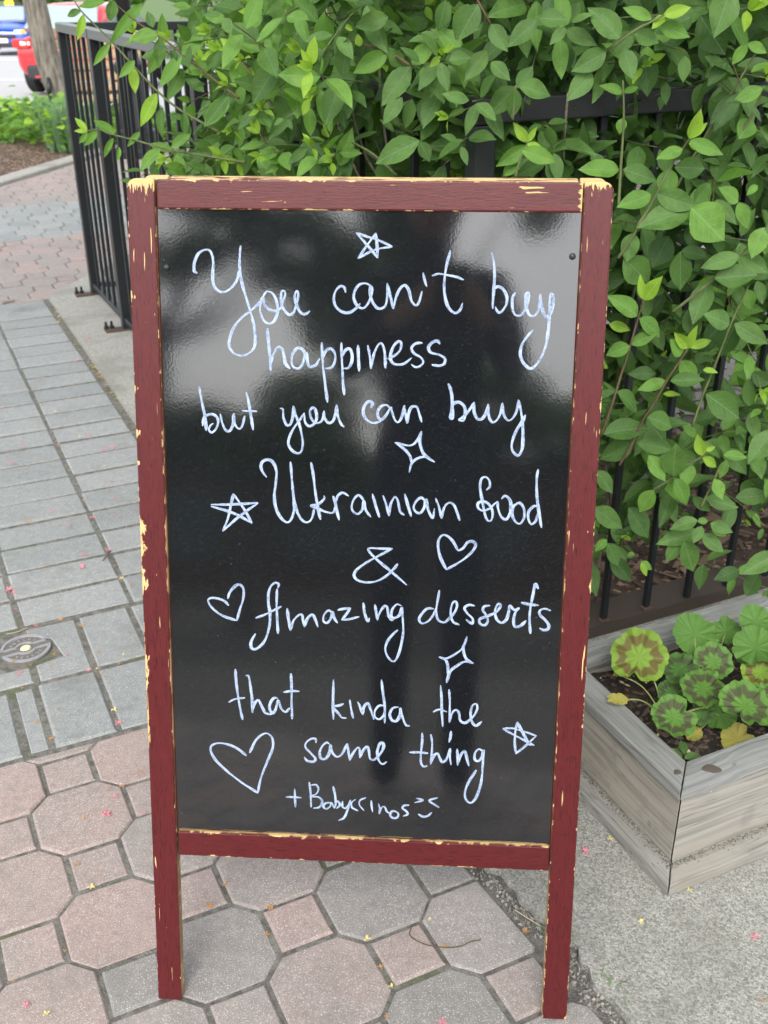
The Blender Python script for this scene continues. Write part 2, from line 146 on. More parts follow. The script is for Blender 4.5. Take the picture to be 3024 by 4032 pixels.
LEAVES=[(232,1729,1288,275,1726,1285,60,1),(231,1740,1284,187,1739,1248,50,1),(164,1760,1279,190,1742,1241,50,1),(351,1711,1261,302,1718,1307,50,1),(336,1731,1242,284,1718,1215,50,1),(388,1790,1267,353,1785,1232,50,1),(386,1777,1264,424,1772,1251,60,1),(369,1761,1244,384,1746,1200,55,1),(407,1761,1285,361,1769,1303,35,2),(421,1752,1290,463,1756,1301,40,3),(426,1764,1289,405,1746,1272,45,3),(420,1771,1277,470,1770,1259,45,2),(318,1734,1213,280,1715,1174,50,1),(419,1839,1231,433,1834,1164,50,0),(209,1768,1189,161,1776,1146,50,1),(210,1767,1188,234,1777,1220,55,1),(209,1742,1193,266,1747,1181,50,1),(204,1746,1189,202,1756,1144,50,1),(162,1780,1241,127,1763,1198,45,1),(163,1721,1229,192,1708,1203,50,1),(234,1787,1106,207,1781,1135,40,3),(231,1760,1110,241,1750,1133,35,3),(228,1751,1107,253,1743,1099,50,3),(218,1738,1100,277,1737,1082,40,2),(229,1757,1105,181,1766,1071,40,2),(220,1765,1079,190,1774,1053,45,2),(264,1779,1077,219,1790,1052,45,1),(374,1764,1181,335,1749,1195,35,2),(379,1779,1180,404,1790,1187,40,2),(383,1782,1142,377,1781,1116,60,2),(380,1767,1065,311,1754,1068,42,2),(389,1777,1064,446,1775,1046,50,1),(478,1733,1117,485,1715,1163,40,3),(490,1778,1111,521,1790,1135,30,3),(474,1717,1116,531,1723,1094,35,2),(472,1743,1100,428,1728,1087,40,2),(478,1734,1110,502,1738,1101,50,3),(465,1780,1064,457,1761,1020,65,2),(434,1759,1027,376,1741,1011,45,2),(443,1767,1028,514,1758,1006,45,1),(472,1780,1067,534,1792,1062,50,1),(524,1750,1047,505,1762,1010,50,1),(569,1735,1021,530,1717,1046,50,2),(577,1758,1015,595,1739,978,50,1),(593,1726,1047,575,1719,1034,50,2),(579,1759,1141,558,1744,1114,80,2),(574,1713,1192,534,1721,1170,45,2),(547,1735,1251,532,1746,1221,45,2),(563,1782,1249,596,1774,1237,45,2),(516,1747,1326,499,1743,1259,60,1),(496,1822,1288,546,1821,1224,55,0),(545,1815,1221,519,1815,1185,50,0),(589,1845,1168,537,1841,1124,50,0),(128,1747,1307,110,1750,1256,50,1),(141,1729,1307,111,1719,1256,50,1),(284,1848,1293,293,1845,1231,50,0),(480,1814,1286,423,1794,1263,60,0),(292,1803,1247,292,1802,1209,50,0),(488,1712,1016,549,1711,963,75,2),(500,1761,1002,411,1742,978,45,1),(413,1760,966,404,1755,918,60,1),(488,1824,946,464,1816,894,70,0),(495,1767,934,504,1770,865,50,1),(497,1772,932,542,1754,930,50,0),(401,1764,923,459,1775,874,60,1),(582,1730,935,519,1725,916,40,1),(595,1757,929,642,1748,901,50,1),(616,1739,978,602,1729,930,60,2),(570,1740,1017,593,1739,976,45,2),(548,1734,897,615,1726,904,55,1),(551,1772,881,528,1753,813,50,1),(610,1756,873,629,1759,832,50,2),(584,1735,818,537,1722,841,60,1),(606,1774,807,667,1762,774,45,1),(433,1725,864,419,1719,906,30,3),(443,1766,852,465,1749,897,45,3),(427,1736,833,375,1726,874,45,2),(441,1777,817,486,1771,785,50,2),(431,1778,770,473,1764,795,40,2),(420,1737,780,379,1738,764,55,2),(391,1781,805,429,1775,796,45,3),(517,1728,779,485,1712,812,40,3),(525,1752,771,532,1738,817,30,3),(535,1775,764,577,1781,778,35,3),(505,1725,766,481,1714,800,55,2),(521,1775,741,557,1775,699,50,2),(500,1775,703,449,1766,689,40,2),(492,1720,723,552,1710,731,40,1),(498,1774,679,526,1762,681,35,3),(551,1738,736,577,1731,736,40,3),(564,1744,690,639,1737,641,50,1),(584,1844,597,624,1829,618,60,0),(457,1710,661,516,1721,637,50,1),(416,1780,681,470,1792,639,45,1),(392,1745,614,481,1755,630,42,1),(477,1784,629,514,1771,582,50,1),(454,1770,585,392,1776,549,50,1),(459,1763,588,531,1760,579,42,1),(474,1733,578,507,1724,530,45,2),(521,1728,539,513,1710,611,55,1),(532,1757,521,567,1746,467,45,2),(565,1775,544,551,1756,502,55,2),(586,1782,555,572,1784,598,45,3),(591,1784,563,613,1793,569,35,3),(587,1782,551,620,1780,531,45,3),(600,1711,587,646,1715,582,40,2),(594,1724,535,612,1713,498,55,2),(596,1763,477,662,1760,458,40,1),(494,1743,504,476,1753,454,55,2),(388,1759,536,423,1750,493,50,1),(429,1790,764,436,1798,692,45,0),(620,1808,800,598,1813,730,55,0),(528,1798,823,550,1784,776,60,0),(438,1813,863,476,1819,837,60,0),(482,1784,713,434,1789,711,50,0),(675,1844,693,722,1850,664,50,0),(707,1776,607,662,1756,548,50,1),(390,1760,459,452,1768,411,45,1),(410,1714,417,387,1703,398,50,2),(416,1731,400,443,1728,351,50,1),(582,1744,441,529,1739,426,45,1),(598,1772,399,514,1752,391,40,1),(582,1714,444,565,1698,416,50,1),(598,1720,447,637,1702,437,50,1),(597,1788,415,623,1795,414,50,2),(599,1717,449,635,1713,419,45,2),(591,1735,416,634,1725,383,50,1),(560,1738,400,590,1739,330,50,1),(561,1757,391,534,1748,348,50,1),(735,1725,380,668,1716,340,45,1),(461,1780,449,508,1778,383,50,0),(449,1827,318,494,1819,262,45,0),(688,1776,315,637,1762,302,50,0),(736,1800,292,719,1799,241,60,0),(480,1773,355,465,1765,353,60,2),(495,1774,335,519,1774,317,50,2),(487,1745,349,499,1736,325,45,3),(10,1915,1230,-54,1917,1197,40,2),(48,1861,1215,87,1863,1251,50,2),(46,1868,1212,-4,1855,1152,45,1),(88,1817,1216,99,1819,1158,50,1),(102,1758,1228,137,1752,1236,60,1),(61,1846,1100,-21,1854,1063,42,1),(63,1887,1093,81,1879,1061,60,1),(-97,2065,1058,-155,2070,1077,35,3),(-77,1993,1037,-54,1988,1104,40,2),(-97,2006,1085,-96,2012,1130,40,3),(-101,2051,1079,-113,2060,1095,50,3),(-243,2200,1067,-264,2201,1110,35,3),(-242,2195,1068,-269,2193,1079,40,3),(-227,2134,1057,-278,2133,1047,30,2),(-159,2063,1134,-214,2048,1072,30,1),(-161,2123,1134,-153,2105,1198,25,1),(-190,2103,1158,-222,2086,1141,40,2),(-196,2166,1148,-214,2152,1116,40,2),(-210,2118,1160,-229,2125,1191,30,2),(-92,2004,1219,-135,2011,1168,30,1),(-288,2242,1214,-315,2248,1237,40,3),(-290,2264,1213,-325,2262,1216,30,3),(-150,2118,1261,-174,2100,1203,30,1),(-227,2194,1282,-270,2191,1285,35,3),(-225,2189,1278,-246,2172,1253,40,2),(-190,2155,1257,-197,2165,1287,60,1),(32,1853,1167,1,1843,1126,45,1),(49,1872,1162,38,1879,1113,40,1),(-194,2111,1027,-233,2097,1050,55,2),(-198,2115,1023,-229,2115,1003,35,2),(-83,2038,1027,-130,2031,1013,30,2),(-18,1939,1246,-33,1931,1248,50,1),(-38,1961,1237,-42,1955,1257,60,3),(-50,1955,1262,-66,1951,1274,40,3),(-52,2026,1258,-75,2020,1254,30,3),(33,1908,1208,10,1893,1240,55,1),(-133,2148,1220,-127,2152,1304,30,0),(-60,2011,1220,-122,2008,1220,50,1),(-19,2008,1195,-49,2009,1157,50,0),(-67,2092,1160,-88,2077,1127,50,0),(10,1883,1285,-45,1887,1270,50,1),(99,1832,1310,89,1829,1263,50,1),(-115,2107,1109,-151,2110,1100,60,0),(-343,2256,1183,-319,2244,1214,50,1),(-301,2216,1134,-352,2214,1079,35,1),(-643,2519,1270,-659,2506,1218,30,3),(-656,2554,1276,-698,2564,1266,35,1),(-561,2457,1299,-575,2459,1258,55,1),(-584,2482,1296,-648,2489,1286,30,2),(-585,2486,1216,-627,2475,1168,25,2),(-519,2407,1186,-552,2388,1153,35,2),(-529,2431,1171,-528,2423,1119,40,3),(-456,2357,1237,-514,2348,1232,50,2),(-453,2364,1233,-463,2369,1171,35,1),(-401,2305,1204,-357,2317,1235,50,2),(-407,2333,1199,-461,2333,1137,30,2),(-393,2319,1176,-344,2325,1178,55,2),(-306,2263,1128,-362,2261,1071,40,2),(-474,2383,1124,-515,2386,1058,35,3),(-600,2499,1027,-642,2491,1058,40,2),(-673,2545,1029,-701,2555,1058,35,3),(-667,2523,1030,-694,2511,1035,35,3),(-663,2505,1031,-688,2508,1003,30,2),(-643,2520,1037,-681,2531,996,30,2),(-532,2447,1039,-561,2435,1009,30,2),(-471,2352,1017,-525,2340,973,35,2),(-395,2291,1053,-446,2294,1026,35,2),(-498,2443,1294,-577,2452,1215,20,2),(-467,2373,1250,-478,2381,1284,50,1),(-409,2315,1095,-408,2309,1045,35,1),(-467,2392,1096,-476,2375,1036,30,1),(-590,2441,1028,-617,2447,985,25,2),(-580,2444,1008,-585,2436,977,30,2)]
SHOOTS=[[[-670,2556,1297],[-647,2536,1271],[-583,2481,1222],[-529,2435,1174],[-472,2385,1127],[-419,2339,1095],[-325,2255,1060]],[[-559,2469,1290],[-508,2426,1257],[-451,2376,1230],[-402,2332,1201],[-335,2270,1160],[-282,2221,1130]],[[-668,2528,1031],[-638,2506,1037],[-590,2469,1029],[-534,2426,1023],[-457,2363,1014],[-382,2301,1012],[-276,2208,1011]],[[-284,2228,1215],[-247,2190,1167],[-207,2149,1120],[-188,2129,1086]],[[-214,2158,1155],[-158,2102,1130],[-113,2054,1103],[-50,1985,1077],[-17,1948,1064],[24,1900,1036]],[[-240,2178,1070],[-227,2165,1053],[-205,2143,1025],[-188,2126,1001]],[[-99,2038,1080],[-91,2030,1062],[-77,2015,1032]],[[-179,2129,1272],[-108,2054,1255],[-47,1985,1243],[10,1917,1231],[46,1873,1213]],[[-88,2033,1299],[-68,2009,1265],[-62,2003,1255]],[[204,1752,1143],[205,1752,1188],[208,1752,1191]],[[230,1752,1111],[218,1752,1081],[212,1752,1057]],[[370,1752,1200],[377,1752,1142],[379,1752,1078],[382,1752,1005]],[[483,1752,1114],[459,1752,1072],[435,1752,1016],[414,1752,976]],[[589,1752,1191],[576,1752,1147],[564,1752,1125]],[[423,1752,1291],[403,1752,1281],[380,1752,1269],[342,1752,1242]],[[142,1752,1312],[163,1752,1279]],[[436,1752,1015],[413,1752,968],[389,1752,926]],[[440,1752,854],[433,1752,825],[425,1752,777],[412,1752,712],[401,1752,655],[389,1752,607]],[[525,1752,771],[510,1752,742],[494,1752,709],[479,1752,673],[461,1752,636],[446,1752,591],[428,1752,550]],[[612,1752,879],[592,1752,813],[578,1752,751],[562,1752,685],[551,1752,625]],[[630,1752,968],[589,1752,931],[547,1752,886],[491,1752,835]],[[581,1752,569],[558,1752,553],[528,1752,526],[496,1752,500]],[[611,1752,550],[601,1752,508],[587,1752,462]]]
GERANIUMS=[(458,1577,250,44.5,3),(577,1649,250,38.5,2),(534,1579,220,32.1,0),(592,1576,240,31.4,1),(512,1539,200,21.4,0),(555,1502,235,34.3,1),(484,1423,235,33.9,1),(550,1479,200,19.7,0),(599,1419,260,40.4,1),(699,1677,260,29.1,2),(678,1606,250,37.3,2),(680,1571,220,31.5,3),(590,1500,180,26.2,2),(613,1459,160,25.0,4),(423,1569,220,15.2,4),(406,1499,215,16.9,4),(655,1706,220,27.1,2),(541,1473,160,13.4,4),(666,1461,240,32.1,1),(681,1643,190,18.6,2),(723,1529,260,35.3,1),(780,1656,250,35.2,2),(759,1500,230,33.3,0),(703,1473,200,24.1,2),(816,1579,250,34.4,1)]
BLOSSOMS=[(-1215,4211,0),(-1189,4152,0),(-1157,4045,0),(-1036,4118,1),(-1199,3941,0),(-995,3870,1),(-1081,3780,0),(-1058,3768,0),(-1125,3716,1),(-1136,3682,1),(-1137,3547,1),(-1082,3544,0),(-1327,3453,0),(-1132,3409,2),(-1083,3346,0),(-965,3205,0),(-991,3185,2),(-1175,3163,0),(-1195,3088,0),(-1154,3106,0),(-1044,3124,0),(-888,3087,0),(-864,3097,0),(-1148,2975,0),(-1055,3009,1),(-1089,2938,1),(-1038,2780,1),(-955,2925,2),(-857,2959,2),(-809,2844,1),(-797,2764,1),(-776,2739,0),(-861,2719,0),(-934,2652,0),(-808,2612,0),(-994,2610,1),(-967,2576,1),(-876,2577,0),(-738,2615,0),(-916,2415,1),(-780,2402,0),(-1132,3934,2),(-1106,3878,2),(-1002,3675,2),(-943,3532,2),(-901,3454,1),(-886,3428,1),(-810,3129,2),(-828,3291,2),(-977,3597,2),(-723,2428,0),(-860,2348,1),(-859,2322,1),(-769,2338,0),(-921,2231,0),(-904,2216,0),(-876,2138,0),(-808,2068,0),(-821,2030,1),(-656,2281,2),(-622,2247,1),(-683,2358,1),(-701,2067,1),(-756,2093,1),(-703,1951,0),(-734,1951,1),(-727,1906,1),(-712,1863,1),(-641,1891,0),(-624,1895,2),(-609,1870,1),(-581,1915,1),(-579,1950,2),(-637,1958,1),(-767,1828,1),(-669,1753,1),(-702,1711,1),(-658,1663,1),(-554,1751,2),(-537,1709,0),(-789,1881,0),(-815,1921,1),(-773,1912,1),(-658,1659,1),(-550,1583,1),(-465,1560,1),(-489,1523,1),(-511,1512,1),(-494,1496,0),(-500,1450,0),(-537,1442,1),(-435,1452,0),(-652,1351,1),(-522,1327,1),(-482,1306,1),(-486,1278,2),(-496,1152,1),(-528,1055,0),(-493,1039,2),(-559,1096,1),(-285,1239,1),(-266,1285,1),(-186,1180,1),(-185,1235,1),(-185,1234,1),(92,1158,1),(219,1175,1),(71,1211,2),(-29,1171,2),(8,1084,2),(2,1034,1),(82,1025,0),(-8,1118,1),(341,1342,0),(219,1174,1),(573,1164,0),(389,1373,2),(495,1257,2),(404,1194,2),(548,1048,1)]
GP=[[(0.0406, 1.1943, 0.004), (0.0386, 1.1769, 0.004), (0.0584, 1.1615, 0.004), (0.0859, 1.1546, 0.004), (0.1137, 1.1556, 0.004), (0.1329, 1.165, 0.004), (0.1487, 1.1687, 0.004)], [(0.2068, 1.2202, 0.012), (0.2269, 1.2021, 0.012), (0.2453, 1.1863, 0.012)], [(-0.7219, 2.3654, 0.006), (-0.7188, 2.3877, 0.006), (-0.7135, 2.419, 0.006)], [(-0.8641, 2.0312, 0.004), (-0.8423, 2.0398, 0.004), (-0.8218, 2.0575, 0.004)], [(-1.7222, 4.7739, 0.008)]]
# ------------------------------------------------ materials
def paver_mat(name,a,b,speck=1.0):
    q=NT(name); p=q.pos(); r=q.rnd()
    big=q.noise(p,9,3); mid=q.noise(p,60,4,.65); fine=q.noise(p,420,3,.7)
    col=q.mix(q.math('ADD',q.math('MULTIPLY',r,.85),q.math('MULTIPLY',q.math('SUBTRACT',big,.35),.9),clamp=True),a,b)
    col=q.mix(q.ss(mid,.3,.75),q.mix(1.0,col,(.80,.80,.80),'MULTIPLY'),col)
    col=q.mix(q.ss(fine,.25,.42,1,0),col,(.10,.10,.105))
    col=q.mix(q.math('MULTIPLY',q.ss(fine,.55,.68),.75*speck),col,(.62,.60,.58))
    w=q.ss(q.vor(p,230),.10,.16,1,0); w=q.math('MULTIPLY',w,q.ss(q.noise(p,110,1),.5,.6))
    col=q.mix(w,col,(.75,.74,.70))
    d=q.ss(q.vor(q.map(p,loc=(3.1,1.7,0)),150),.08,.13,1,0); d=q.math('MULTIPLY',d,q.ss(q.noise(p,73,1),.56,.64)); col=q.mix(d,col,(.09,.09,.10))
    st=q.ss(q.noise(p,3.3,5,.7),.48,.72); col=q.mix(q.math('MULTIPLY',st,.42),col,(.15,.145,.13)); s2=q.ss(q.noise(q.map(p,loc=(4,7,0)),11,5,.7),.56,.68); col=q.mix(q.math('MULTIPLY',s2,.28),col,(.12,.12,.115))
    q.set(col=col,rough=.9); q.bump(q.math('ADD',fine,q.math('MULTIPLY',mid,.8)),.55,.0016); return q.m
M_grey=paver_mat('grey_paver',(.245,.262,.262),(.315,.325,.322))
M_taupe=paver_mat('taupe_paver',(.235,.225,.215),(.30,.275,.26))
M_pink=paver_mat('pink_paver',(.375,.275,.25),(.285,.262,.245))
def joint_mat():
    q=NT('joint_sand'); p=q.pos(); a=q.noise(p,55,5,.7); b=q.vor(p,260,out='Color')
    col=q.mix(q.ss(a,.35,.65),(.045,.043,.036),(.23,.22,.195)); col=q.mix(.4,col,q.mix(q.noise(p,500,2),(.03,.03,.03),(.36,.34,.31)))
    col=q.mix(q.math('MULTIPLY',q.ss(q.noise(p,7,3),.56,.66),.6),col,(.10,.12,.05))
    q.set(col=col,rough=1); q.bump(q.noise(p,260,4,.7),1,.004); return q.m
M_joint=joint_mat()
def aggregate(name,base,dark,light,k=1.0):
    q=NT(name); p=q.pos(); col=q.mix(q.noise(p,6,4),tuple(c*.8 for c in base),base)
    v=q.n('ShaderNodeTexVoronoi'); q.put(v.inputs['Vector'],p); v.inputs['Scale'].default_value=300*k
    cc=q.sep(v.outputs['Color'])[0]
    col=q.mix(q.math('MULTIPLY',q.ss(cc,.5,.9),.55),col,light); col=q.mix(q.math('MULTIPLY',q.ss(cc,.22,.30,1,0),.55),col,dark)
    f=q.noise(p,480,3,.7); col=q.mix(q.ss(f,.42,.6),q.mix(1.0,col,(.62,.62,.60),'MULTIPLY'),col)
    g=q.vor(q.map(p,loc=(5,2,0)),75*k); col=q.mix(q.math('MULTIPLY',q.math('MULTIPLY',q.ss(g,.16,.24,1,0),q.ss(q.noise(p,60,1),.5,.56)),.75),col,(.13,.14,.14))
    col=q.mix(q.math('MULTIPLY',q.ss(q.noise(p,3.5,5,.65),.46,.68),.5),col,(.17,.165,.14)); col=q.mix(q.math('MULTIPLY',q.ss(q.noise(q.map(p,loc=(9,1,0)),14,5,.7),.58,.68),.35),col,(.12,.12,.11))
    q.set(col=col,rough=.95); q.bump(q.math('ADD',f,q.math('MULTIPLY',v.outputs['Distance'],-.6)),.45,.002); return q.m
M_slab=aggregate('exposed_aggregate',(.39,.385,.35),(.17,.17,.16),(.55,.54,.51),1.0)
M_ledge=aggregate('worn_concrete',(.44,.43,.39),(.30,.29,.27),(.52,.51,.47),.7)
def leaf_mat(name,a,b,vein,tr=.3):
    q=NT(name); uv=q.sep(q.co('UV')); u=q.math('ABSOLUTE',q.math('SUBTRACT',uv[0],.5)); r=q.rnd(); p=q.pos()
    col=q.mix(r,a,b); col=q.mix(q.math('MULTIPLY',q.ss(q.noise(p,45,4,.65),.42,.66),.55),col,tuple(c*.62 for c in a)); col=q.mix(q.math('MULTIPLY',q.ss(q.noise(p,19,2),.62,.70),.28),col,(b[0]*1.5,b[1]*1.15,b[2]))
    mid=q.ss(u,.006,.026,1,0)
    lat=q.math('FRACT',q.math('MULTIPLY',q.math('SUBTRACT',uv[1],q.math('MULTIPLY',u,.62)),6.5)); lat=q.ss(q.math('ABSOLUTE',q.math('SUBTRACT',lat,.5)),.02,.07,1,0)
    lat=q.math('MULTIPLY',lat,q.ss(u,.44,.1,0,1))
    net=q.ss(q.vor(q.co('UV'),26,'DISTANCE_TO_EDGE'),.0,.12,1,0)
    vv=q.math('MAXIMUM',q.math('MULTIPLY',mid,.8),q.math('MULTIPLY',lat,.5))
    col=q.mix(vv,col,vein); col=q.mix(q.math('MULTIPLY',net,.10),col,vein)
    sp=q.math('MULTIPLY',q.ss(q.noise(p,170,2),.72,.76),q.ss(q.noise(p,9,2),.48,.56)); col=q.mix(q.math('MULTIPLY',sp,.55),col,(.20,.15,.05))
    geo=q.n('ShaderNodeNewGeometry'); col=q.mix(q.math('MULTIPLY',geo.outputs['Backfacing'],.45),col,tuple(min(1,c*1.5+.02) for c in a))
    q.set(col=col,rough=.48,spec=.42)
    bn=q.bump(q.math('SUBTRACT',q.math('MULTIPLY',q.noise(q.co('UV'),9,3),.4),q.math('ADD',vv,q.math('MULTIPLY',net,.3))),.5,.0012)
    t=q.n('ShaderNodeBsdfTranslucent'); q.put(t.inputs['Color'],q.mix(.5,col,(min(1,a[0]*2.6),min(1,a[1]*2.4),a[2]*.8)))
    ms=q.n('ShaderNodeMixShader'); ms.inputs[0].default_value=tr; q.t.links.new(q.b.outputs[0],ms.inputs[1]); q.t.links.new(t.outputs[0],ms.inputs[2]); q.t.links.new(ms.outputs[0],q.o.inputs[0])
    return q.m
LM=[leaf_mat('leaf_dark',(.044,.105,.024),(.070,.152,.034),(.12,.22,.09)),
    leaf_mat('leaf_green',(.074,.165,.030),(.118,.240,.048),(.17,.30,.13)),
    leaf_mat('leaf_light',(.12,.27,.038),(.175,.35,.055),(.24,.40,.15),.35),
    leaf_mat('leaf_young',(.24,.44,.030),(.33,.52,.06),(.45,.62,.16),.38)]
def bark(name,a,b,sc=1):
    q=NT(name); p=q.co(); n=q.noise(q.map(p,(1,1,.18)),45*sc,5,.7); q.set(col=q.mix(q.ss(n,.3,.7),a,b),rough=.9); q.bump(n,.8,.006); return q.m
M_twig=bark('green_twig',(.07,.09,.03),(.13,.16,.055)); M_twigr=bark('brown_twig',(.075,.05,.025),(.14,.105,.05)); M_cane=bark('old_cane',(.16,.12,.08),(.42,.36,.28),2)
M_bark=bark('tree_bark',(.07,.062,.052),(.27,.24,.20),.6)
def iron():
    q=NT('black_iron'); p=q.pos(); n=q.noise(p,90,4); b=q.noise(p,7,3)
    col=q.mix(b,(.010,.012,.014),(.020,.023,.026)); rust=q.math('MULTIPLY',q.ss(q.noise(p,38,4,.7),.66,.72),.8); col=q.mix(rust,col,(.14,.06,.03))
    q.set(col=col,rough=.36,spec=.45); q.bump(n,.2,.001); return q.m
M_iron=iron()
q=NT('skylit_grey_rail'); q.set(col=q.mix(q.noise(q.pos(),60,4),(.055,.06,.063),(.11,.115,.118)),rough=.28,spec=.6); M_rail=q.m  # lighter than the other iron: reflected sky put into the left rails' colour
M_rust=flat('rusty_iron',(.085,.052,.038),.8)
def greywood(name,axis=0,warm=.0,seed=0.0,lo=(.20,.195,.175),hi=(.295,.292,.27)):
    q=NT(name); p=q.co(); sc=[120,120,120]; sc[axis]=2.6
    w=q.map(p,tuple(sc),(seed,seed*1.7,seed*.6)); big=[9,9,9]; big[axis]=.9
    wob=q.noise(q.map(p,(2.4,2.4,2.4),(seed,0,0)),1.6,1)
    v=q.n('ShaderNodeVectorMath',operation='ADD'); q.put(v.inputs[0],w); cmb=q.n('ShaderNodeCombineXYZ'); 
    for i in range(3): q.put(cmb.inputs[i],q.math('MULTIPLY',wob,6.0 if i!=axis else 0.0))
    q.put(v.inputs[1],cmb.outputs[0]); g=q.math('ADD',q.math('MULTIPLY',q.noise(v.outputs[0],1.0,3,.6),.6),q.math('MULTIPLY',q.noise(q.map(v.outputs[0],(.3,.3,.3)),1.0,3,.5),.4))
    big_n=q.noise(q.map(p,tuple(big),(seed,seed,0)),1,4)
    col=q.mix(q.ss(g,.36,.60),lo,hi); ln=q.noise(q.map(v.outputs[0],(.55,.55,.55),(9,3,5)),1.0,2,.5)
    col=q.mix(q.math('MULTIPLY',q.ss(q.math('ABSOLUTE',q.math('SUBTRACT',ln,.5)),.0,.022,1,0),.65),col,(.10,.095,.085))
    col=q.mix(q.math('MULTIPLY',q.ss(big_n,.45,.7),.30+warm),col,(.33,.285,.215)); col=q.mix(q.math('MULTIPLY',q.ss(q.noise(p,9,5,.7),.56,.72),.40),col,(.15,.15,.14))
    col=q.mix(q.ss(q.noise(p,75,2),.755,.775),col,(.5,.49,.46))
    kn=q.vor(q.map(p,(7,9,7),(seed,2.2,0)),1.0); col=q.mix(q.ss(kn,.10,.14,1,0),col,(.12,.105,.09))
    q.set(col=col,rough=.88); q.bump(g,.5,.0025); return q.m
RL,RH=(.17,.175,.17),(.265,.27,.262)
M_wx=greywood('weathered_wood_long',0,-.2,1.3,RL,RH); M_wy=greywood('weathered_wood_cross',1,-.2,4.1,RL,RH); M_wxw=greywood('weathered_board_long',0,.05,7.7,(.195,.185,.16),(.31,.30,.27)); M_wyw=greywood('weathered_board_cross',1,.2,2.9,(.185,.17,.14),(.30,.285,.245))
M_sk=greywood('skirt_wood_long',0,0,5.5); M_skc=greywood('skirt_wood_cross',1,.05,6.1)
M_dkwood=flat('dark_timber',(.055,.042,.034),.9)
def soil(name,a,b,sc=1):
    q=NT(name); p=q.pos(); n=q.noise(p,38*sc,5,.75); v=q.sep(q.vor(p,120*sc,out='Color'))[0]
    col=q.mix(q.ss(n,.3,.7),a,b); col=q.mix(q.ss(v,.8,.86),col,tuple(min(1,c*2.6) for c in b)); q.set(col=col,rough=1); q.bump(n,1,.012/sc); return q.m
M_soil=soil('potting_soil',(.012,.009,.007),(.05,.035,.026)); M_mulch=soil('bark_mulch',(.03,.019,.013),(.13,.085,.06),.6)
def chips():
    q=NT('bark_chip'); r=q.rnd(); q.set(col=q.mix(r,(.05,.028,.018),(.26,.17,.12)),rough=.9); return q.m
M_chip=chips()
M_stone=aggregate('patio_stone',(.34,.31,.28),(.24,.22,.20),(.42,.40,.36),.5)
# ------------------------------------------------ ground
def clip(poly,a,b,cc):   # keep a*x+b*y<=cc
    out=[]
    for i in range(len(poly)):
        p,q=poly[i],poly[(i+1)%len(poly)]; dp=a*p[0]+b*p[1]-cc; dq=a*q[0]+b*q[1]-cc
        if dp<=0: out.append(p)
        if (dp<0)!=(dq<0) and abs(dp-dq)>1e-12:
            t=dp/(dp-dq); out.append((p[0]+(q[0]-p[0])*t,p[1]+(q[1]-p[1])*t))
    return out
def area(p): return abs(sum(p[i][0]*p[(i+1)%len(p)][1]-p[(i+1)%len(p)][0]*p[i][1] for i in range(len(p))))/2
def slump(y): return 0.0 if y<9.5 else -.12*(min(y,12.8)-9.5)
def prism(poly,h=.05,bev=.004,top=0.0,jit=0.0):   # poly in r,c around its own centre
    ox=sum(p[0] for p in poly)/len(poly); oy=sum(p[1] for p in poly)/len(poly); n=len(poly)
    v=[];rings=[(bev,0.0),(bev*.45,-bev*.4),(0,-bev),(0,-h)]
    tx,ty=random.uniform(-jit,jit),random.uniform(-jit,jit)
    for ins,z in rings:
        for i in range(n):
            p0,p1,p2=poly[i-1],poly[i],poly[(i+1)%n]
            a=Vector((p1[0]-p0[0],p1[1]-p0[1])).normalized(); b=Vector((p2[0]-p1[0],p2[1]-p1[1])).normalized()
            na=Vector((-a.y,a.x)); nb=Vector((-b.y,b.x)); m=na+nb; m=m/max(.35,m.dot(na)) if m.length>1e-6 else na
            dx,dy=p1[0]-ox+m.x*ins,p1[1]-oy+m.y*ins
            v.append((dx,dy,top+z+(dx*tx+dy*ty)*(z>-h)))
    f=[tuple(range(n))]
    for a in range(3):
        for i in range(n): j=(i+1)%n; f.append((a*n+i,(a+1)*n+i,(a+1)*n+j,a*n+j))
    return (ox,oy),v,f
def ccw(p):
    s=sum(p[i][0]*p[(i+1)%len(p)][1]-p[(i+1)%len(p)][0]*p[i][1] for i in range(len(p))); return p if s>0 else p[::-1]
def sheet(name,pts,z,mat,kind='structure',parent=None,thick=.12):
    v=[Vector((p[0],p[1],p[2] if len(p)>2 else z)) for p in pts]; n=len(v)
    v2=v+[q-Vector((0,0,thick)) for q in v]; f=[tuple(range(n)),tuple(range(2*n-1,n-1,-1))]+[(i,i+n,(i+1)%n+n,(i+1)%n) for i in range(n)]
    me=mesh(name,v2,f); bm=bmesh.new(); bm.from_mesh(me); bmesh.ops.recalc_face_normals(bm,faces=bm.faces[:]); bm.to_mesh(me); bm.free()
    return tag(ob(name,me,parent,mat),kind=kind) if parent is None else ob(name,me,parent,mat)
def R(pts,z=0.0): return [tuple(rc(p[0],p[1],z)) for p in pts]
LEDGE=[(.775,.2),(.765,.55),(.744,.796),(.739,.878),(.752,.92),(.733,.987),(.713,1.117),(.690,1.4),(.668,1.6),(.652,2.0),(.640,2.4),(.634,3.28),(.633,4.16),(.630,4.511),(.626,5.044)]
pav=None
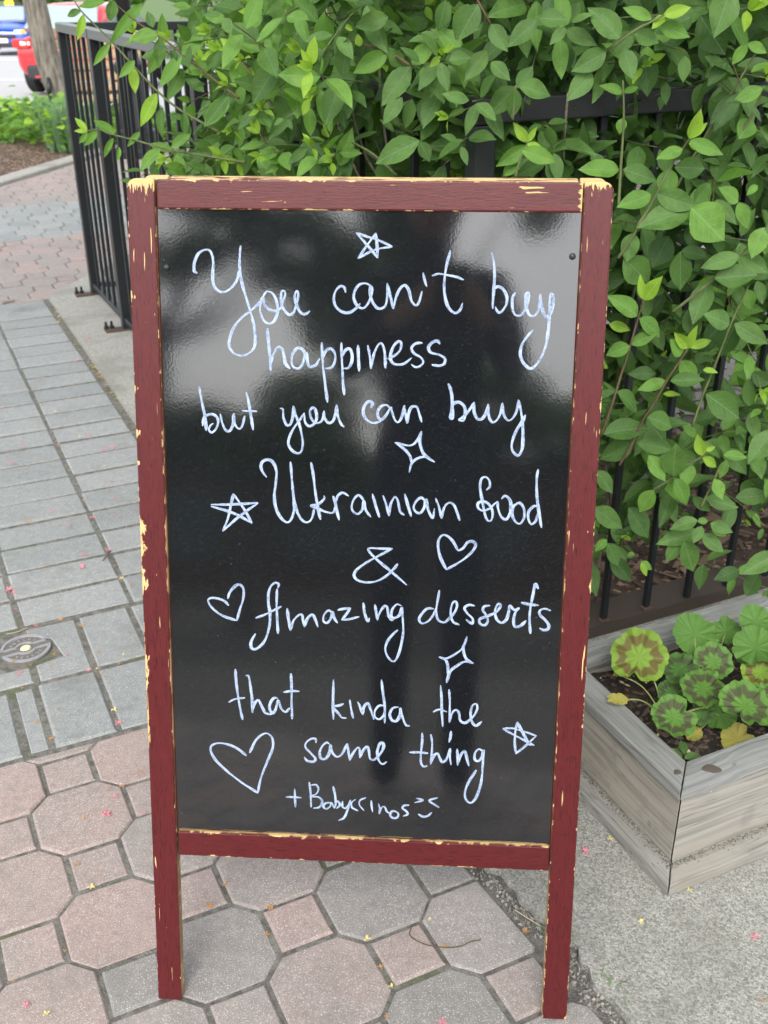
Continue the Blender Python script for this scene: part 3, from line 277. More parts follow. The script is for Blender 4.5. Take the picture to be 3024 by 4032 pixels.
def ground():
    global pav
    base=[(-7,-2),(-7,9.3)]
    # bedding sheet under all pavers
    P=[(-6,-3,-.0035),(3.2,-3,-.0035),(3.2,9.5,-.0035),(-2.42,9.5,-.0035),(-2.55,8.6,-.0035),(-2.83,7.7,-.0035),(-6,2.6,-.0035)]
    g=bpy.data.objects
    pav=sheet('pavement',P,0,M_joint)
    tag(pav,'sidewalk of grey bricks and pinkish eight-sided pavers with sandy joints')
    items=[]  # (area-priority, poly, colour, kind)
    J=.0052
    def rect(r0,c0,r1,c1): return [(r0+.0036,c0+J),(r1-.0036,c0+J),(r1-.0036,c1-J),(r0+.0036,c1-J)]
    def redge(c):
        for (a,b),(d,e) in zip(LEDGE,LEDGE[1:]):
            if b<=c<=e: return a+(d-a)*(c-b)/(e-b)
        return LEDGE[0][0] if c<LEDGE[0][1] else LEDGE[-1][0]
    for k in range(-7,2):
        r0=.105+.26*k; 
        c0=2.225 if k>=0 else 2.225
        n=0; cc=c0
        while cc<5.02:
            h=.1338 ; c1=min(cc+h,5.04)
            rr=min(r0+.26,redge(cc)-.022) if k==1 else r0+.26
            wob=random.uniform(-.002,.002)
            items.append((rect(r0+wob,cc,rr+wob*.5,c1),0,'brick')); cc+=h
    # two soldier courses beside the valve cover
    for (c0,c1) in ((1.752,1.986),(1.990,2.221)):
        xs=[.103,.2305,.352,.477,.600]
        for a,b in zip(xs,xs[1:]): items.append((rect(a,c0,min(b,redge(c0)-.03),c1),0,'brick'))
    items[-4]=(items[-4][0],0,'brick')
    # paver with a corner cut away for the cover
    items=[it for it in items if not (abs(it[0][0][0]-.1065)<.002 and abs(it[0][0][1]-1.9935)<.002)]
    items.append(([(.112,1.994),(.225,1.994),(.227,2.217),(.112,2.217),(.112,2.185),(.160,2.150),(.172,2.075),(.112,2.062)],0,'brick'))
    items.append((rect(.0,1.99,.106,2.066),0,'brick')); items.append((rect(-.155,1.99,-.004,2.1),0,'brick')); items.append((rect(-.155,2.105,.02,2.221),0,'brick'))
    items.append((rect(.052,1.752,.101,1.986),0,'brick')); x=.049
    for k in range(6): items.append((rect(x-.127,1.752,x,1.986),0,'brick')); x-=.1275
    x=-.158
    for k in range(5): items.append((rect(x-.127,1.99,x,2.221),0,'brick')); x-=.1275
    # near eight-sided pavers with squares between them
    def octs(c_lo,c_hi,r_lo,r_hi,o0,rot,grey,clips):
        p=.1305; s=.0925; cs,sn=math.cos(rot),math.sin(rot)
        for i in range(-40,41):
            for j in range(-30,60):
                x=i*p;y=j*p; cx=o0[0]+x*cs-y*sn; cy=o0[1]+x*sn+y*cs
                if not(r_lo<cx<r_hi and c_lo-.1<cy<c_hi+.1): continue
                if (i+j)%2==0:
                    a=p-s/2-.0034; b=s/2+.0006; q=[(a,-b),(a,b),(b,a),(-b,a),(-a,b),(-a,-b),(-b,-a),(b,-a)]
                else:
                    a=s/2-.0034; q=[(a,-a),(a,a),(-a,a),(-a,-a)]
                q=[(cx+u*cs-v*sn,cy+u*sn+v*cs) for u,v in q]
                for cl in clips:
                    q=clip(q,*cl)
                    if len(q)<3: break
                if len(q)>=3 and area(q)>.0012: items.append((q,grey(cx,cy),'octagon_paver' if (i+j)%2==0 else 'square_paver'))
    near=[(0,1,1.743),(1,.105,.683+.105*1.117)]
    octs(-.6,1.76,-2.0,.8,(.1165,1.5435),.012,lambda x,y:1 if random.random()<.68 else 2,near)
    dl=math.hypot(.369,.282)
    far=[(0,-1,-5.047),(.369/dl,-.282/dl,(.369*.626-.282*5.05)/dl)]
    # curb line in r,c
    a=Vector((-2.716,7.748,0)); b=Vector((-2.453,8.746,0)); d=(b-a).normalized(); nrm=Vector((-d.y,d.x,0)); off=nrm.dot(a)-.01
    far.append((nrm.dot(RD),nrm.dot(CD),off))
    octs(5.0,11.5,-2.2,5.2,(.1165,5.13),.0,lambda x,y:0 if (6.35<y-.15*(x-.6)<7.35) else 1,far)
    def vis(q):
        x=sum(p[0] for p in q)/len(q);y=sum(p[1] for p in q)/len(q); P=rc(x,y); v=inframe(P,150)
        if v is None: return 0
        if 640<v[0]<2150 and v[1]<3300: return .01*area(q)/v[2]**2
        if v[0]>640 and v[1]<1900: return .02*area(q)/v[2]**2
        return area(q)*(1/v[2]**2)*(EYE/v[2])
    sc=sorted(range(len(items)),key=lambda i:-vis(items[i][0])); top=set(sc[:300])
    mats=[M_grey,M_pink,M_taupe]; J2=Join()
    for i,(q,col,nm) in enumerate(items):
        q=ccw(q); hgt=random.uniform(-.0018,.0018)
        cen,v,f=prism(q,.045,.0058 if nm=='brick' else .0040,hgt*1.3,.013)
        P=rc(*cen); 
        if i in top:
            me=mesh('paver',v,f); o=ob(nm,me,pav,mats[col]); o.location=(P.x,P.y,0); o.rotation_euler=(0,0,GZ)
        else:
            zz=slump(P.y); J2.add([RD*a+CD*b+Vector((0,0,c))+P+Vector((0,0,zz)) for a,b,c in v],f,col,random.random())
    tag(J2.build('small_pavers',mats,pav),kind='stuff')
    sheet('pavement_slope',[(-2.42,9.5,-.014),(8,9.5,-.014),(8,12.8,-.41),(-1.2,12.8,-.41)],0,M_pink)
    sheet('pavement_behind',[(3.2,5.8,-.02),(8,5.8,-.02),(8,9.5,-.02),(3.2,9.5,-.02)],0,M_pink)
    # concrete slab under planter, ragged edge
    random.seed(5)
    e=[]
    for (a,b),(d,f) in zip(LEDGE[:9],LEDGE[1:9]):
        n=max(2,int((f-b)/.012))
        for k in range(n):
            t=k/n; e.append((a+(d-a)*t+random.gauss(0,.0035)+.004*math.sin(b*9+t*7),b+(f-b)*t))
    slab=R(e+[(.668,1.60),(.668,1.70),(3.4,1.70),(3.4,.2)])
    o=sheet('concrete_slab',slab,.011,M_slab); tag(o,'rough exposed-aggregate concrete slab under the wooden planter')
    for v in o.data.vertices:
        v.co.z+= .011 if v.co.z>-.05 else 0
    sheet('concrete_ledge',R([(.668,1.703),(.652,2.0),(.640,2.4),(.634,3.28),(.633,4.16),(.630,4.511),(.626,5.044),(.90,5.413),(.94,5.46),(.99,1.703)],.010),0,M_ledge)
    # gravel in the gap along the slab
    G=Join()
    for k in range(2600):
        c=random.uniform(.35,1.75); ed=redge(c); r=ed-abs(random.gauss(0,.016))-.002
        if r<ed-.05: continue
        P=rc(r,c); s=random.uniform(.0012,.0042)*(1.3 if random.random()<.1 else 1); v=[];
        for a in range(6):
            dd=[(1,0,0),(-1,0,0),(0,1,0),(0,-1,0),(0,0,1),(0,0,-1)][a]; k2=s*random.uniform(.6,1.2); v.append(P+Vector(dd)*k2+Vector((0,0,-.006+random.uniform(0,.006))))
        G.add(v,[(0,2,4),(2,1,4),(1,3,4),(3,0,4),(2,0,5),(1,2,5),(3,1,5),(0,3,5)],0,random.random())
    q=NT('joint_gravel'); q.set(col=q.mix(q.rnd(),(.09,.085,.075),(.36,.34,.31)),rough=.95)
    tag(G.build('joint_gravel',[q.m]),kind='stuff')
    # dry litter collected in the seam beside the ledge
    G=Join()
    for k in range(420):
        c=random.uniform(1.9,4.95); r=redge(c)-.008+random.gauss(0,.009); P=rc(r,c,random.uniform(-.004,.004)); s=random.uniform(.002,.007)*(.6+.8*(math.sin(c*7)>.2))
        M=Matrix.Rotation(random.uniform(0,6.28),3,'Z')@Matrix.Rotation(random.uniform(-.7,.7),3,'X')
        G.add([P+M@Vector(q) for q in ((s,0,0),(0,s*.5,.0008),(-s,0,0),(0,-s*.5,.0015))],[(0,1,2,3)],0,random.random())
    q=NT('seam_litter'); q.set(col=q.mix(q.rnd(),(.22,.14,.06),(.55,.48,.24)),rough=.95); tag(G.build('seam_litter',[q.m]),kind='stuff')
    # planting bed behind the railing, timber edge, patio
    sheet('planting_bed',R([(.99,1.705),(3.6,1.705),(3.6,2.42),(.99,2.6)],.004),0,M_mulch)
    pt=sheet('patio',R([(.992,2.62),(.992,5.4),(5.0,7.6),(5.0,2.44),(3.6,2.42)],-.012),0,M_joint); tag(pt,'paved terrace behind the black railing')
    for i in range(9):
        for j in range(7):
            r0=1.0+i*.42+ (.1 if j%2 else 0); c0=2.60+j*.42
            if c0+.42>5.0+.35*(r0-1): continue
            cen,v,f=prism(ccw([(r0+.006,c0+.006),(r0+.41,c0+.006),(r0+.41,c0+.41),(r0+.006,c0+.41)]),.04,.004,random.uniform(-.001,.002),.004)
            o=ob('patio_slab',mesh('slab',v,f),pt,M_stone); P=rc(*cen); o.location=(P.x,P.y,0); o.rotation_euler=(0,0,GZ)
    ch=Join(); random.seed(8)
    for k in range(1500):
        r=random.uniform(.99,3.2); c=random.uniform(1.72,2.62) if random.random()<.9 else random.uniform(2.5,3.2); P=rc(r,c,random.uniform(.006,.03))
        L=random.uniform(.008,.03);w=L*random.uniform(.2,.6); M=Matrix.Rotation(random.uniform(0,6.28),3,'Z')@Matrix.Rotation(random.uniform(-.5,.5),3,'X')@Matrix.Rotation(random.uniform(-.4,.4),3,'Y')
        v=[P+M@Vector((a*L*random.uniform(.7,1),b*w,cz*.0015)) for a,b,cz in ((-1,-1,-1),(1,-.6,-1),(1,.8,-1),(-1,1,-1),(-1,-1,1),(1,-.6,1),(1,.8,1),(-1,1,1))]
        ch.add(v,[(3,2,1,0),(4,5,6,7),(0,1,5,4),(1,2,6,5),(2,3,7,6),(3,0,4,7)],0,random.random())
    tag(ch.build('bark_chips',[M_chip]),kind='stuff')
    t=thing('timber_edging','dark brown timber board along the foot of the black railing behind the planter','timber board',rc(2.2,1.655,.0),rz=GZ)
    ob('board',boxm(2.9,.085,.05,.004,2,(0,0,.02)),t,M_dkwood)
    # street side: curb, bed, road
    a=Vector((-2.716,7.748,0)); d=(Vector((-2.453,8.746,0))-a).normalized(); nn=Vector((-d.y,d.x,0))
    cb=[];ks=[-6,-3,0,1,1.8,3,4,5.2]
    for k in ks: p=a+d*k; cb.append(p+Vector((0,0,slump(p.y))))
    v=[];
    for p in cb:
        for off,z in ((0,-.1),(0,.022),(.012,.03),(.14,.03),(.15,-.1)): v.append(p+nn*off+Vector((0,0,z)))
    f=[(i*5+j,(i+1)*5+j,(i+1)*5+j+1,i*5+j+1) for i in range(len(ks)-1) for j in range(4)]
    tag(ob('garden_curb',mesh('curb',v,f),None,M_ledge),'low pale concrete curb edging the flower bed',kind='structure')
    bedpts=[];
    NX,NY=26,30; V=[];F=[]
    for j in range(NY+1):
        y=5.2+(12.9-5.2)*j/NY
        kk=(y-a.y)/d.y; cx=(a+d*kk+nn*.15).x
        for i in range(NX+1):
            x=cx-i*.3; V.append((x,y,slump(y)+.012+.05*(1-math.exp(-i*.5))+random.uniform(-.01,.01)*(i>0)))
    for j in range(NY):
        for i in range(NX): F.append((j*(NX+1)+i,(j+1)*(NX+1)+i,(j+1)*(NX+1)+i+1,j*(NX+1)+i+1))
    tag(ob('flower_bed_soil',mesh('bed',V,F,None,True),None,M_mulch),'bark-mulched flower bed beside the road',kind='structure')
    q=NT('asphalt'); p=q.pos(); q.set(col=q.mix(q.noise(p,3,5,.7),(.28,.285,.29),(.36,.365,.37)),rough=.9); q.bump(q.noise(p,200,3),.5,.004); M_asph=q.m
    def rz(y): return -.4-.0283*(y-12.8)
    sheet('road',[(-90,12.85,rz(12.85)),(60,12.85,rz(12.85)),(60,48,rz(48)),(-90,48,rz(48))],0,M_asph,thick=.3)
    sheet('far_ground',[(-150,48,rz(48)),(150,48,rz(48)),(150,260,rz(48)),(-150,260,rz(48))],0,flat('grass_verge',(.07,.12,.03),.9),thick=.3)
    sheet('near_ground',[(-60,-25,-.2),(60,-25,-.2),(60,12.84,-.43),(-60,12.84,-.43)],0,flat('packed_earth',(.12,.11,.09),.95),thick=.3)
    M_line=flat('road_paint',(.62,.62,.60),.8)
    rd=bpy.data.objects['road']
    def strip(name,p,q,w):
        p=Vector(p);q=Vector(q);dd=(q-p).normalized();n2=Vector((-dd.y,dd.x,0))*w/2
        v=[p-n2,q-n2,q+n2,p+n2]; v=[(a.x,a.y,rz(a.y)+.006) for a in v]; ob(name,mesh(name,v,[(0,1,2,3)]),rd,M_line)
    strip('lane_line',(-30,35.6,0),(4,36.0,0),.9); strip('lane_line',(-30,25.0,0),(-6.3,25.2,0),.25); strip('gutter_line',(-30,13.25,0),(10,13.25,0),.5)
    return rz
rz=ground()
# ------------------------------------------------ A-board sign
def paint_mat(name,hx,hy,wp,wn,end=0.0,seed=0.0,fade=None):
    """maroon paint chipped to yellow wood; x runs along the member, y across it"""
    q=NT(name); p=q.co(); x,y,z=q.sep(p)
    pm=q.map(p,(1,1,1),(seed,seed*.37,seed*.11))
    low=q.noise(q.map(pm,(1,.1,.1)),14,2,.5); low2=q.noise(q.map(pm,(1,.1,.1)),60,2,.5)
    jag=q.noise(q.map(pm,(.35,1.3,1)),260,3,.65)
    pos=q.math('GREATER_THAN',y,0.0)
    width=q.math('ADD',q.math('MULTIPLY',pos,wp),q.math('MULTIPLY',q.math('SUBTRACT',1.0,pos),wn))
    width=q.math('MULTIPLY',width,q.math('ADD',q.ss(low,.58,.72),q.math('MULTIPLY',q.ss(low2,.54,.70),.5)))
    if fade: width=q.math('MULTIPLY',width,q.ss(x,fade[0],fade[1],fade[2],1.0))
    dist=q.math('SUBTRACT',hy,q.math('ABSOLUTE',y))
    width=q.math('MULTIPLY',width,q.math('MULTIPLY',q.ss(jag,.28,.66),1.5))
    chip=q.ss(q.math('SUBTRACT',width,dist),-.0002,.0003)
    # the arris itself is always rubbed a little
    rub=q.math('MULTIPLY',q.ss(dist,.0009,.0014,1,0),q.ss(q.noise(q.map(pm,(1,1,1)),90,2),.60,.64)); chip=q.math('MAXIMUM',chip,rub)
    # flakes near the +x end
    if end:
        de=q.math('SUBTRACT',hx,x); st=q.noise(q.map(pm,(.25,1.6,1)),210,3,.6)
        w2=q.math('MULTIPLY',q.math('POWER',st,3.0),end*6); w2=q.math('ADD',w2,end*.12)
        chip=q.math('MAXIMUM',chip,q.ss(q.math('SUBTRACT',w2,de),-.0003,.0004))
    scx=q.math('MULTIPLY',q.ss(q.noise(q.map(pm,(.06,1,1),(2,5,0)),230,2,.5),.69,.70),q.ss(q.noise(pm,13,1),.50,.56)); chip=q.math('MAXIMUM',chip,scx); sp=q.noise(q.map(pm,(.4,1.5,1)),170,2,.5); chip=q.math('MAXIMUM',chip,q.ss(sp,.77,.78))
    grain=q.noise(q.map(pm,(.10,1,1)),620,4,.65,.6); gr2=q.noise(q.map(pm,(.2,1,1)),120,3)
    red=q.mix(gr2,(.070,.0078,.0092),(.102,.0135,.0150)); red=q.mix(q.ss(grain,.3,.5,1,0),red,(.034,.0045,.006))
    wood=q.mix(q.noise(q.map(pm,(.08,1,1)),420,3),(.50,.34,.13),(.63,.47,.24))
    q.set(col=q.mix(chip,red,wood),rough=q.math('ADD',.36,q.math('MULTIPLY',chip,.45)),spec=.32)
    q.bump(q.math('SUBTRACT',q.math('MULTIPLY',grain,.55),q.math('MULTIPLY',chip,1.2)),.5,.0009)
    return q.m
def bare_mat(name,seed,amount):
    q=NT(name); p=q.map(q.co(),(1,1,1),(seed,0,0)); st=q.noise(q.map(p,(.06,1,1)),330,4,.6); lo=q.noise(q.map(p,(1,.2,1)),9,2)
    chip=q.ss(q.math('ADD',st,q.math('MULTIPLY',lo,.35)),.69-amount,.705-amount)
    q.set(col=q.mix(chip,(.11,.016,.018),q.mix(st,(.50,.34,.14),(.63,.47,.25))),rough=.6); q.bump(chip,.4,-.0008); return q.m
def sign():
    bx,by,Wd,Ht=-.335,1.0633,.5965,1.157; yaw=math.radians(-3.6); lean=math.radians(14.45)
    e=Vector((math.cos(yaw),math.sin(yaw),0)); nb=Vector((-math.sin(yaw),math.cos(yaw),0)); u=Vector((0,0,math.cos(lean)))+nb*math.sin(lean); back=e.cross(u)*-1; 
    if back.y<0: back=-back
    BL=Vector((bx,by,0.004))
    root=thing('chalkboard_sign','black chalkboard A-frame with chipped maroon wooden frame, handwritten in pale chalk marker','sign',(BL+e*Wd/2))
    rb=root.location.copy()
    def member(name,uc,vc,hl,hw,th,vertical,mat,off=0.0,bev=.0022,parent=root,frm=None,shape=None):
        ee,uu,bb,o=frm or (e,u,back,BL)
        X,Y=(uu,-ee) if vertical else (ee,uu)   # X along, Y across
        Z=X.cross(Y); c=o+ee*uc+uu*vc+bb*(off+th/2)
        M=Matrix((X,Y,Z)).transposed().to_4x4(); M.translation=c-rb
        me=shape or boxm(hl*2,hw*2,th,bev,2)
        return ob(name,me,parent,mat,mw=M)
    def stile_mesh(hl,hw,th,side):
        r=.012; pts=[(-hl,-hw),(hl-(r if side<0 else 0),-hw)]
        if side<0: pts+=[(hl-r+r*math.sin(a),-hw+r-r*math.cos(a)) for a in [i*math.pi/10 for i in range(1,6)]]+[(hl,hw),(-hl,hw)]
        else: pts=[(-hl,-hw),(hl,-hw)]+[(hl-r+r*math.cos(a),hw-r+r*math.sin(a)) for a in [i*math.pi/10 for i in range(0,6)]]+[(-hl,hw)]
        bm=bmesh.new(); vs=[bm.verts.new((x,y,-th/2)) for x,y in pts]; f=bm.faces.new(vs)
        r2=bmesh.ops.extrude_face_region(bm,geom=[f]); bmesh.ops.translate(bm,verts=[v for v in r2['geom'] if isinstance(v,bmesh.types.BMVert)],vec=(0,0,th))
        bmesh.ops.recalc_face_normals(bm,faces=bm.faces[:])
        bmesh.ops.bevel(bm,geom=[ed for ed in bm.edges if ed.calc_face_angle(0)>.9],offset=.0022,segments=2,affect='EDGES',profile=.6)
        me=bpy.data.meshes.new('stile'); bm.to_mesh(me); bm.free(); return me
    th=.021; sw=.0349
    # along = up, across = -e : +y is the left side
    member('side_post',sw/2,Ht/2,Ht/2,sw/2,th,True,paint_mat('paint_left_post',Ht/2,sw/2,.0105,.0016,.010,3.3,(-.15,.22,.22)),shape=stile_mesh(Ht/2,sw/2,th,1))
    member('side_post',Wd-sw/2,Ht/2,Ht/2,sw/2,th,True,paint_mat('paint_right_post',Ht/2,sw/2,.0014,.0048,.009,9.1),shape=stile_mesh(Ht/2,sw/2,th,-1))
    rl=(Wd-2*sw-.004)/2; rcx=Wd/2+.0003
    member('top_rail',rcx,Ht-.0185,rl,.0178,th-.002,False,paint_mat('paint_top_rail',rl,.0178,.0060,.0036,.004,5.2),off=.0015)
    member('bottom_rail',rcx,.2535,rl,.0185,th-.002,False,paint_mat('paint_bottom_rail',rl,.0185,.0040,.0035,0,1.7),off=.0015)
    # wooden beads that hold the panel
    bead=bare_mat('bare_bead',4,.05); 
    member('panel_bead',rcx,.2745,rl,.0022,.010,False,bead,off=.006,bev=.001)
    dkb=paint_mat('paint_bead',.5,.003,.0,.0,0,2.2)
    for uc in (sw+.0022,Wd-sw-.0022): member('panel_bead',uc,.697,.4255,.0018,.012,True,dkb,off=.007,bev=.001)
    # panel
    q=NT('glossy_blackboard'); p=q.co(); or_=q.noise(p,330,2,.5); big=q.noise(p,5,4)
    sc1=q.noise(q.map(p,(2.2,.9,1)),40,3,.6,2.5); scr=q.ss(q.math('ABSOLUTE',q.math('SUBTRACT',sc1,.5)),.0,.0035,1,0)
    dust=q.math('MULTIPLY',q.ss(q.noise(p,190,3,.7),.725,.75),.22); mist=q.math('MULTIPLY',q.ss(big,.3,.8),.004)
    col=q.mix(q.math('ADD',q.math('ADD',q.math('MULTIPLY',scr,.10),dust),mist),(.0062,.0072,.0085),(.42,.45,.50))
    q.set(col=col,rough=q.math('ADD',.03,q.math('MULTIPLY',q.noise(p,18,4,.7),.07)),ior=1.82); q.bump(q.math('ADD',or_,q.math('MULTIPLY',q.noise(p,30,2),.5)),.045,.0004)
    pw=(Wd-2*sw-.004)/2; panel=member('chalkboard_panel',Wd/2,.697,(1.121-.2735)/2,pw,.004,True,q.m,off=.006,bev=0)
    for v_,u_ in ((.0,0),): pass
    # pins
    for (uu_,vv_) in ((.5515,1.069),(.0455,1.050)):
        me=bpy.data.meshes.new('pin'); bm=bmesh.new(); bmesh.ops.create_uvsphere(bm,u_segments=12,v_segments=8,radius=.0042); [setattr(v.co,'z',v.co.z*.6) for v in bm.verts]; bm.to_mesh(me); bm.free()
        member('retaining_pin',uu_,vv_,0,0,0,False,M_iron,off=.005,shape=me)
    # lettering: raised marker strokes, each word or drawing its own part
    q=NT('chalk_marker'); uv=q.co('UV'); s_=q.noise(q.map(uv,(4.5,.35,1)),1.6,4,.7); s2=q.noise(q.pos(),420,3,.6); s3=q.noise(q.map(uv,(.4,.09,1)),2,2)
    f=q.math('ADD',q.math('MULTIPLY',s_,.65),q.math('MULTIPLY',s2,.35)); f=q.math('ADD',f,q.math('MULTIPLY',q.math('SUBTRACT',s3,.5),.35))
    q.set(col=q.mix(q.ss(f,.33,.60),(.07,.11,.20),(.40,.48,.62)),rough=.65,spec=.2); MK=q.m
    for nm,strokes in STROKES:
        V=[];Fc=[];UV=[]
        for st in strokes:
            P=catmull([(a/10000,b/10000) for a,b in st],6); n=len(P); L=0; w0=.00158*random.uniform(.92,1.08)
            if 'baby' in nm or nm=='face': w0*=.85
            ph=random.uniform(0,6); base=len(V); acc=[0]
            for i in range(1,n): acc.append(acc[-1]+math.dist(P[i],P[i-1]))
            T=acc[-1]
            rows=[]
            for i in range(n):
                a=P[max(i-1,0)];b=P[min(i+1,n-1)]; dx,dy=b[0]-a[0],b[1]-a[1]; l=math.hypot(dx,dy) or 1; nx,ny=-dy/l,dx/l
                w=w0*(1+.18*math.sin(acc[i]*90+ph)+.10*math.sin(acc[i]*260+ph*2))*(1+.14*abs(dy/l)-.07)
                endt=min(acc[i],T-acc[i]); w*=min(1,.55+endt/.004*.45)
                rows.append((P[i],nx,ny,w,acc[i]))
            # rounded ends
            def capr(row,sg):
                (x,y),nx,ny,w,s=row; tx,ty=ny,-nx
                return [((x+tx*sg*w*k,y+ty*sg*w*k),nx,ny,w*m,s+sg*w*k) for k,m in ((.45,.85),(.8,.5))]
            rows=capr(rows[0],-1)[::-1]+rows+capr(rows[-1],1)
            for (xy,nx,ny,w,s) in rows:
                for k,h in ((-1,.0001),(-.5,.00030),(.5,.00030),(1,.0001)):
                    V.append(BL+e*(xy[0]+nx*w*k)+u*(xy[1]+ny*w*k)+back*(.006-h)-rb); UV.append((k*.5+.5+base*.013,s*1000/3))
            for i in range(len(rows)-1):
                for j in range(3): a=base+i*4+j; Fc.append((a,a+1,a+5,a+4))
        o=ob(nm if not nm.endswith('_word') else 'written_word',mesh(nm,V,Fc,UV),root,MK)
        o['label']={'star':'hand-drawn five-pointed star','heart':'hand-drawn heart','sparkle':'hand-drawn four-pointed sparkle','face':'small drawn smiling face','ampersand':'handwritten ampersand'}.get(nm,'handwritten word "%s"'%{'can\'t_word':"can't",'ukrainian_word':'Ukrainian','amazing_word':'Amazing','babyccinos_word':'+Babyccinos','you_word':'you'}.get(nm,nm.replace('_word','')))
        if nm in('star','heart','sparkle','face','ampersand'): o.name='drawn_'+nm
    # rear frame, hinged at the top, leaning away
    u2=Vector((0,0,math.cos(lean*.95)))+nb*-math.sin(lean*.95); b2=e.cross(u2); b2=-b2 if b2.y<0 else b2
    top=BL+u*Ht+back*(th+.0012); O2=top-u2*Ht
    fr=(e,u2,b2,O2); Mr=bare_mat('rear_frame_paint',8,-.02); pr=paint_mat('paint_rear',Ht/2,sw/2,.003,.003,.006,6.6)
    for uc,sd in ((sw/2+.009,1),(Wd-sw/2-.002,-1)): member('rear_post',uc,Ht/2-.002,Ht/2,sw/2,th,True,pr,frm=fr,shape=stile_mesh(Ht/2,sw/2,th,sd))
    member('rear_rail',rcx+.0035,Ht-.0205,rl-.0056,.0178,th,False,bare_mat('rear_rail_paint',2,.07),frm=fr)
    member('rear_rail',rcx+.0035,.2535,rl-.0056,.0185,th,False,pr,frm=fr)
    qb=flat('rear_panel_black',(.008,.009,.010),.15); member('rear_panel',Wd/2+.0035,.697,.424,pw-.006,.004,True,qb,off=.010,bev=0,frm=fr)
sign()
# ------------------------------------------------ railing
def railing():
    H=1.165; t=thing('iron_railing','black iron railing with square bars, wrapped round the leafy shrubs','railing',rc(.843,4.997,.01))
    o=t.location.copy()
    A=(.838,4.997); P=(.934,1.622); Rr=(3.3,1.60); Fr=(3.0,4.55)
    def post(a,w=.042,h=H,plate=True,face=GZ):
        b=ob('post',boxm(w,w,h-.01,.003,2,(0,0,(h-.01)/2+.0)),t,M_iron,loc=rc(*a,.01)-o); b.rotation_euler=(0,0,face)
        if plate:
            p=ob('foot_plate',boxm(.12,.05,.007,.001,1,(-.035,0,.0035)),t,M_rust,loc=rc(*a,.011)-o); p.rotation_euler=(0,0,face)
            for dx in (-.085,-.062):
                bo=ob('anchor_bolt',boltm(),p,M_iron,loc=(dx,.0+(.02 if dx>-.09 else -.015),.007))
    def boltm():
        bm=bmesh.new(); bmesh.ops.create_cone(bm,cap_ends=True,segments=6,radius1=.011,radius2=.011,depth=.01,matrix=Matrix.Translation((0,0,.005)))
        bmesh.ops.create_cone(bm,cap_ends=True,segments=8,radius1=.006,radius2=.005,depth=.022,matrix=Matrix.Translation((0,0,.018))); me=bpy.data.meshes.new('bolt'); bm.to_mesh(me); bm.free(); return me
    def rail(a,b,z,w,h,name='rail',ext=.02,mat=None):
        pa,pb=rc(*a,z),rc(*b,z); d=pb-pa; L=d.length+ext*2; an=math.atan2(d.y,d.x)
        r=ob(name,boxm(L,w,h,.004,3),t,mat or M_iron,loc=(pa+pb)/2-o); r.rotation_euler=(0,0,an); return r
    bar_me=boxm(.0135,.0135,1,.0012,1)
    def bars(a,b,n,z0,z1,skip=()):
        for i in range(1,n):
            if i in skip: continue
            f=i/n; x=a[0]+(b[0]-a[0])*f; y=a[1]+(b[1]-a[1])*f
            k=ob('baluster',bar_me,t,M_iron,loc=rc(x,y,(z0+z1)/2)-o); k.scale=(1,1,z1-z0); k.rotation_euler=(0,0,GZ+random.uniform(-.03,.03))
    M_=(.8475,4.386)
    post(A,.045); post(M_,.045)
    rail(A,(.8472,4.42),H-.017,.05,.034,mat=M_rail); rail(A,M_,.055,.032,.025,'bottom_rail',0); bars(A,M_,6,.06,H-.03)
    # long side coming forward, posts every 1.3 m
    p2=(.8725,3.10); post(p2)
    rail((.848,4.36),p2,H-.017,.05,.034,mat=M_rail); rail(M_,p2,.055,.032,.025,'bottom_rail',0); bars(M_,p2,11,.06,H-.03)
    rail(p2,(.932,1.66),H-.018,.042,.036); rail(p2,P,.055,.032,.025,'bottom_rail',0); bars(p2,P,13,.06,H-.03)
    post(P,.038,H-.042,True)
    cb=ob('rail_corner',boxm(.047,.047,.041,.004,2),t,M_iron,loc=rc(P[0],P[1],H-.02)-o); cb.rotation_euler=(0,0,GZ)
    # facing side: bars at the spacing of the photograph
    rail((.96,1.622),Rr,H-.02,.04,.040)
    r=1.298-.118*3
    while r<3.25:
        if r>.95:
            k=ob('baluster',bar_me,t,M_iron,loc=rc(r,1.622,(.02+H-.03)/2)-o); k.scale=(1,1,H-.05); k.rotation_euler=(0,0,GZ)
            if r<1.5:
                f2=ob('rusty_foot',boxm(.024,.02,.008,.002,1),t,M_rust,loc=rc(r,1.62,.048)-o); f2.rotation_euler=(0,0,GZ)
        r+=.1177
    # far side running away to the right
    rail(A,Fr,H-.017,.05,.034); bars(A,Fr,19,.06,H-.03); rail(A,Fr,.055,.032,.025,'bottom_rail',0); post(Fr)
railing()
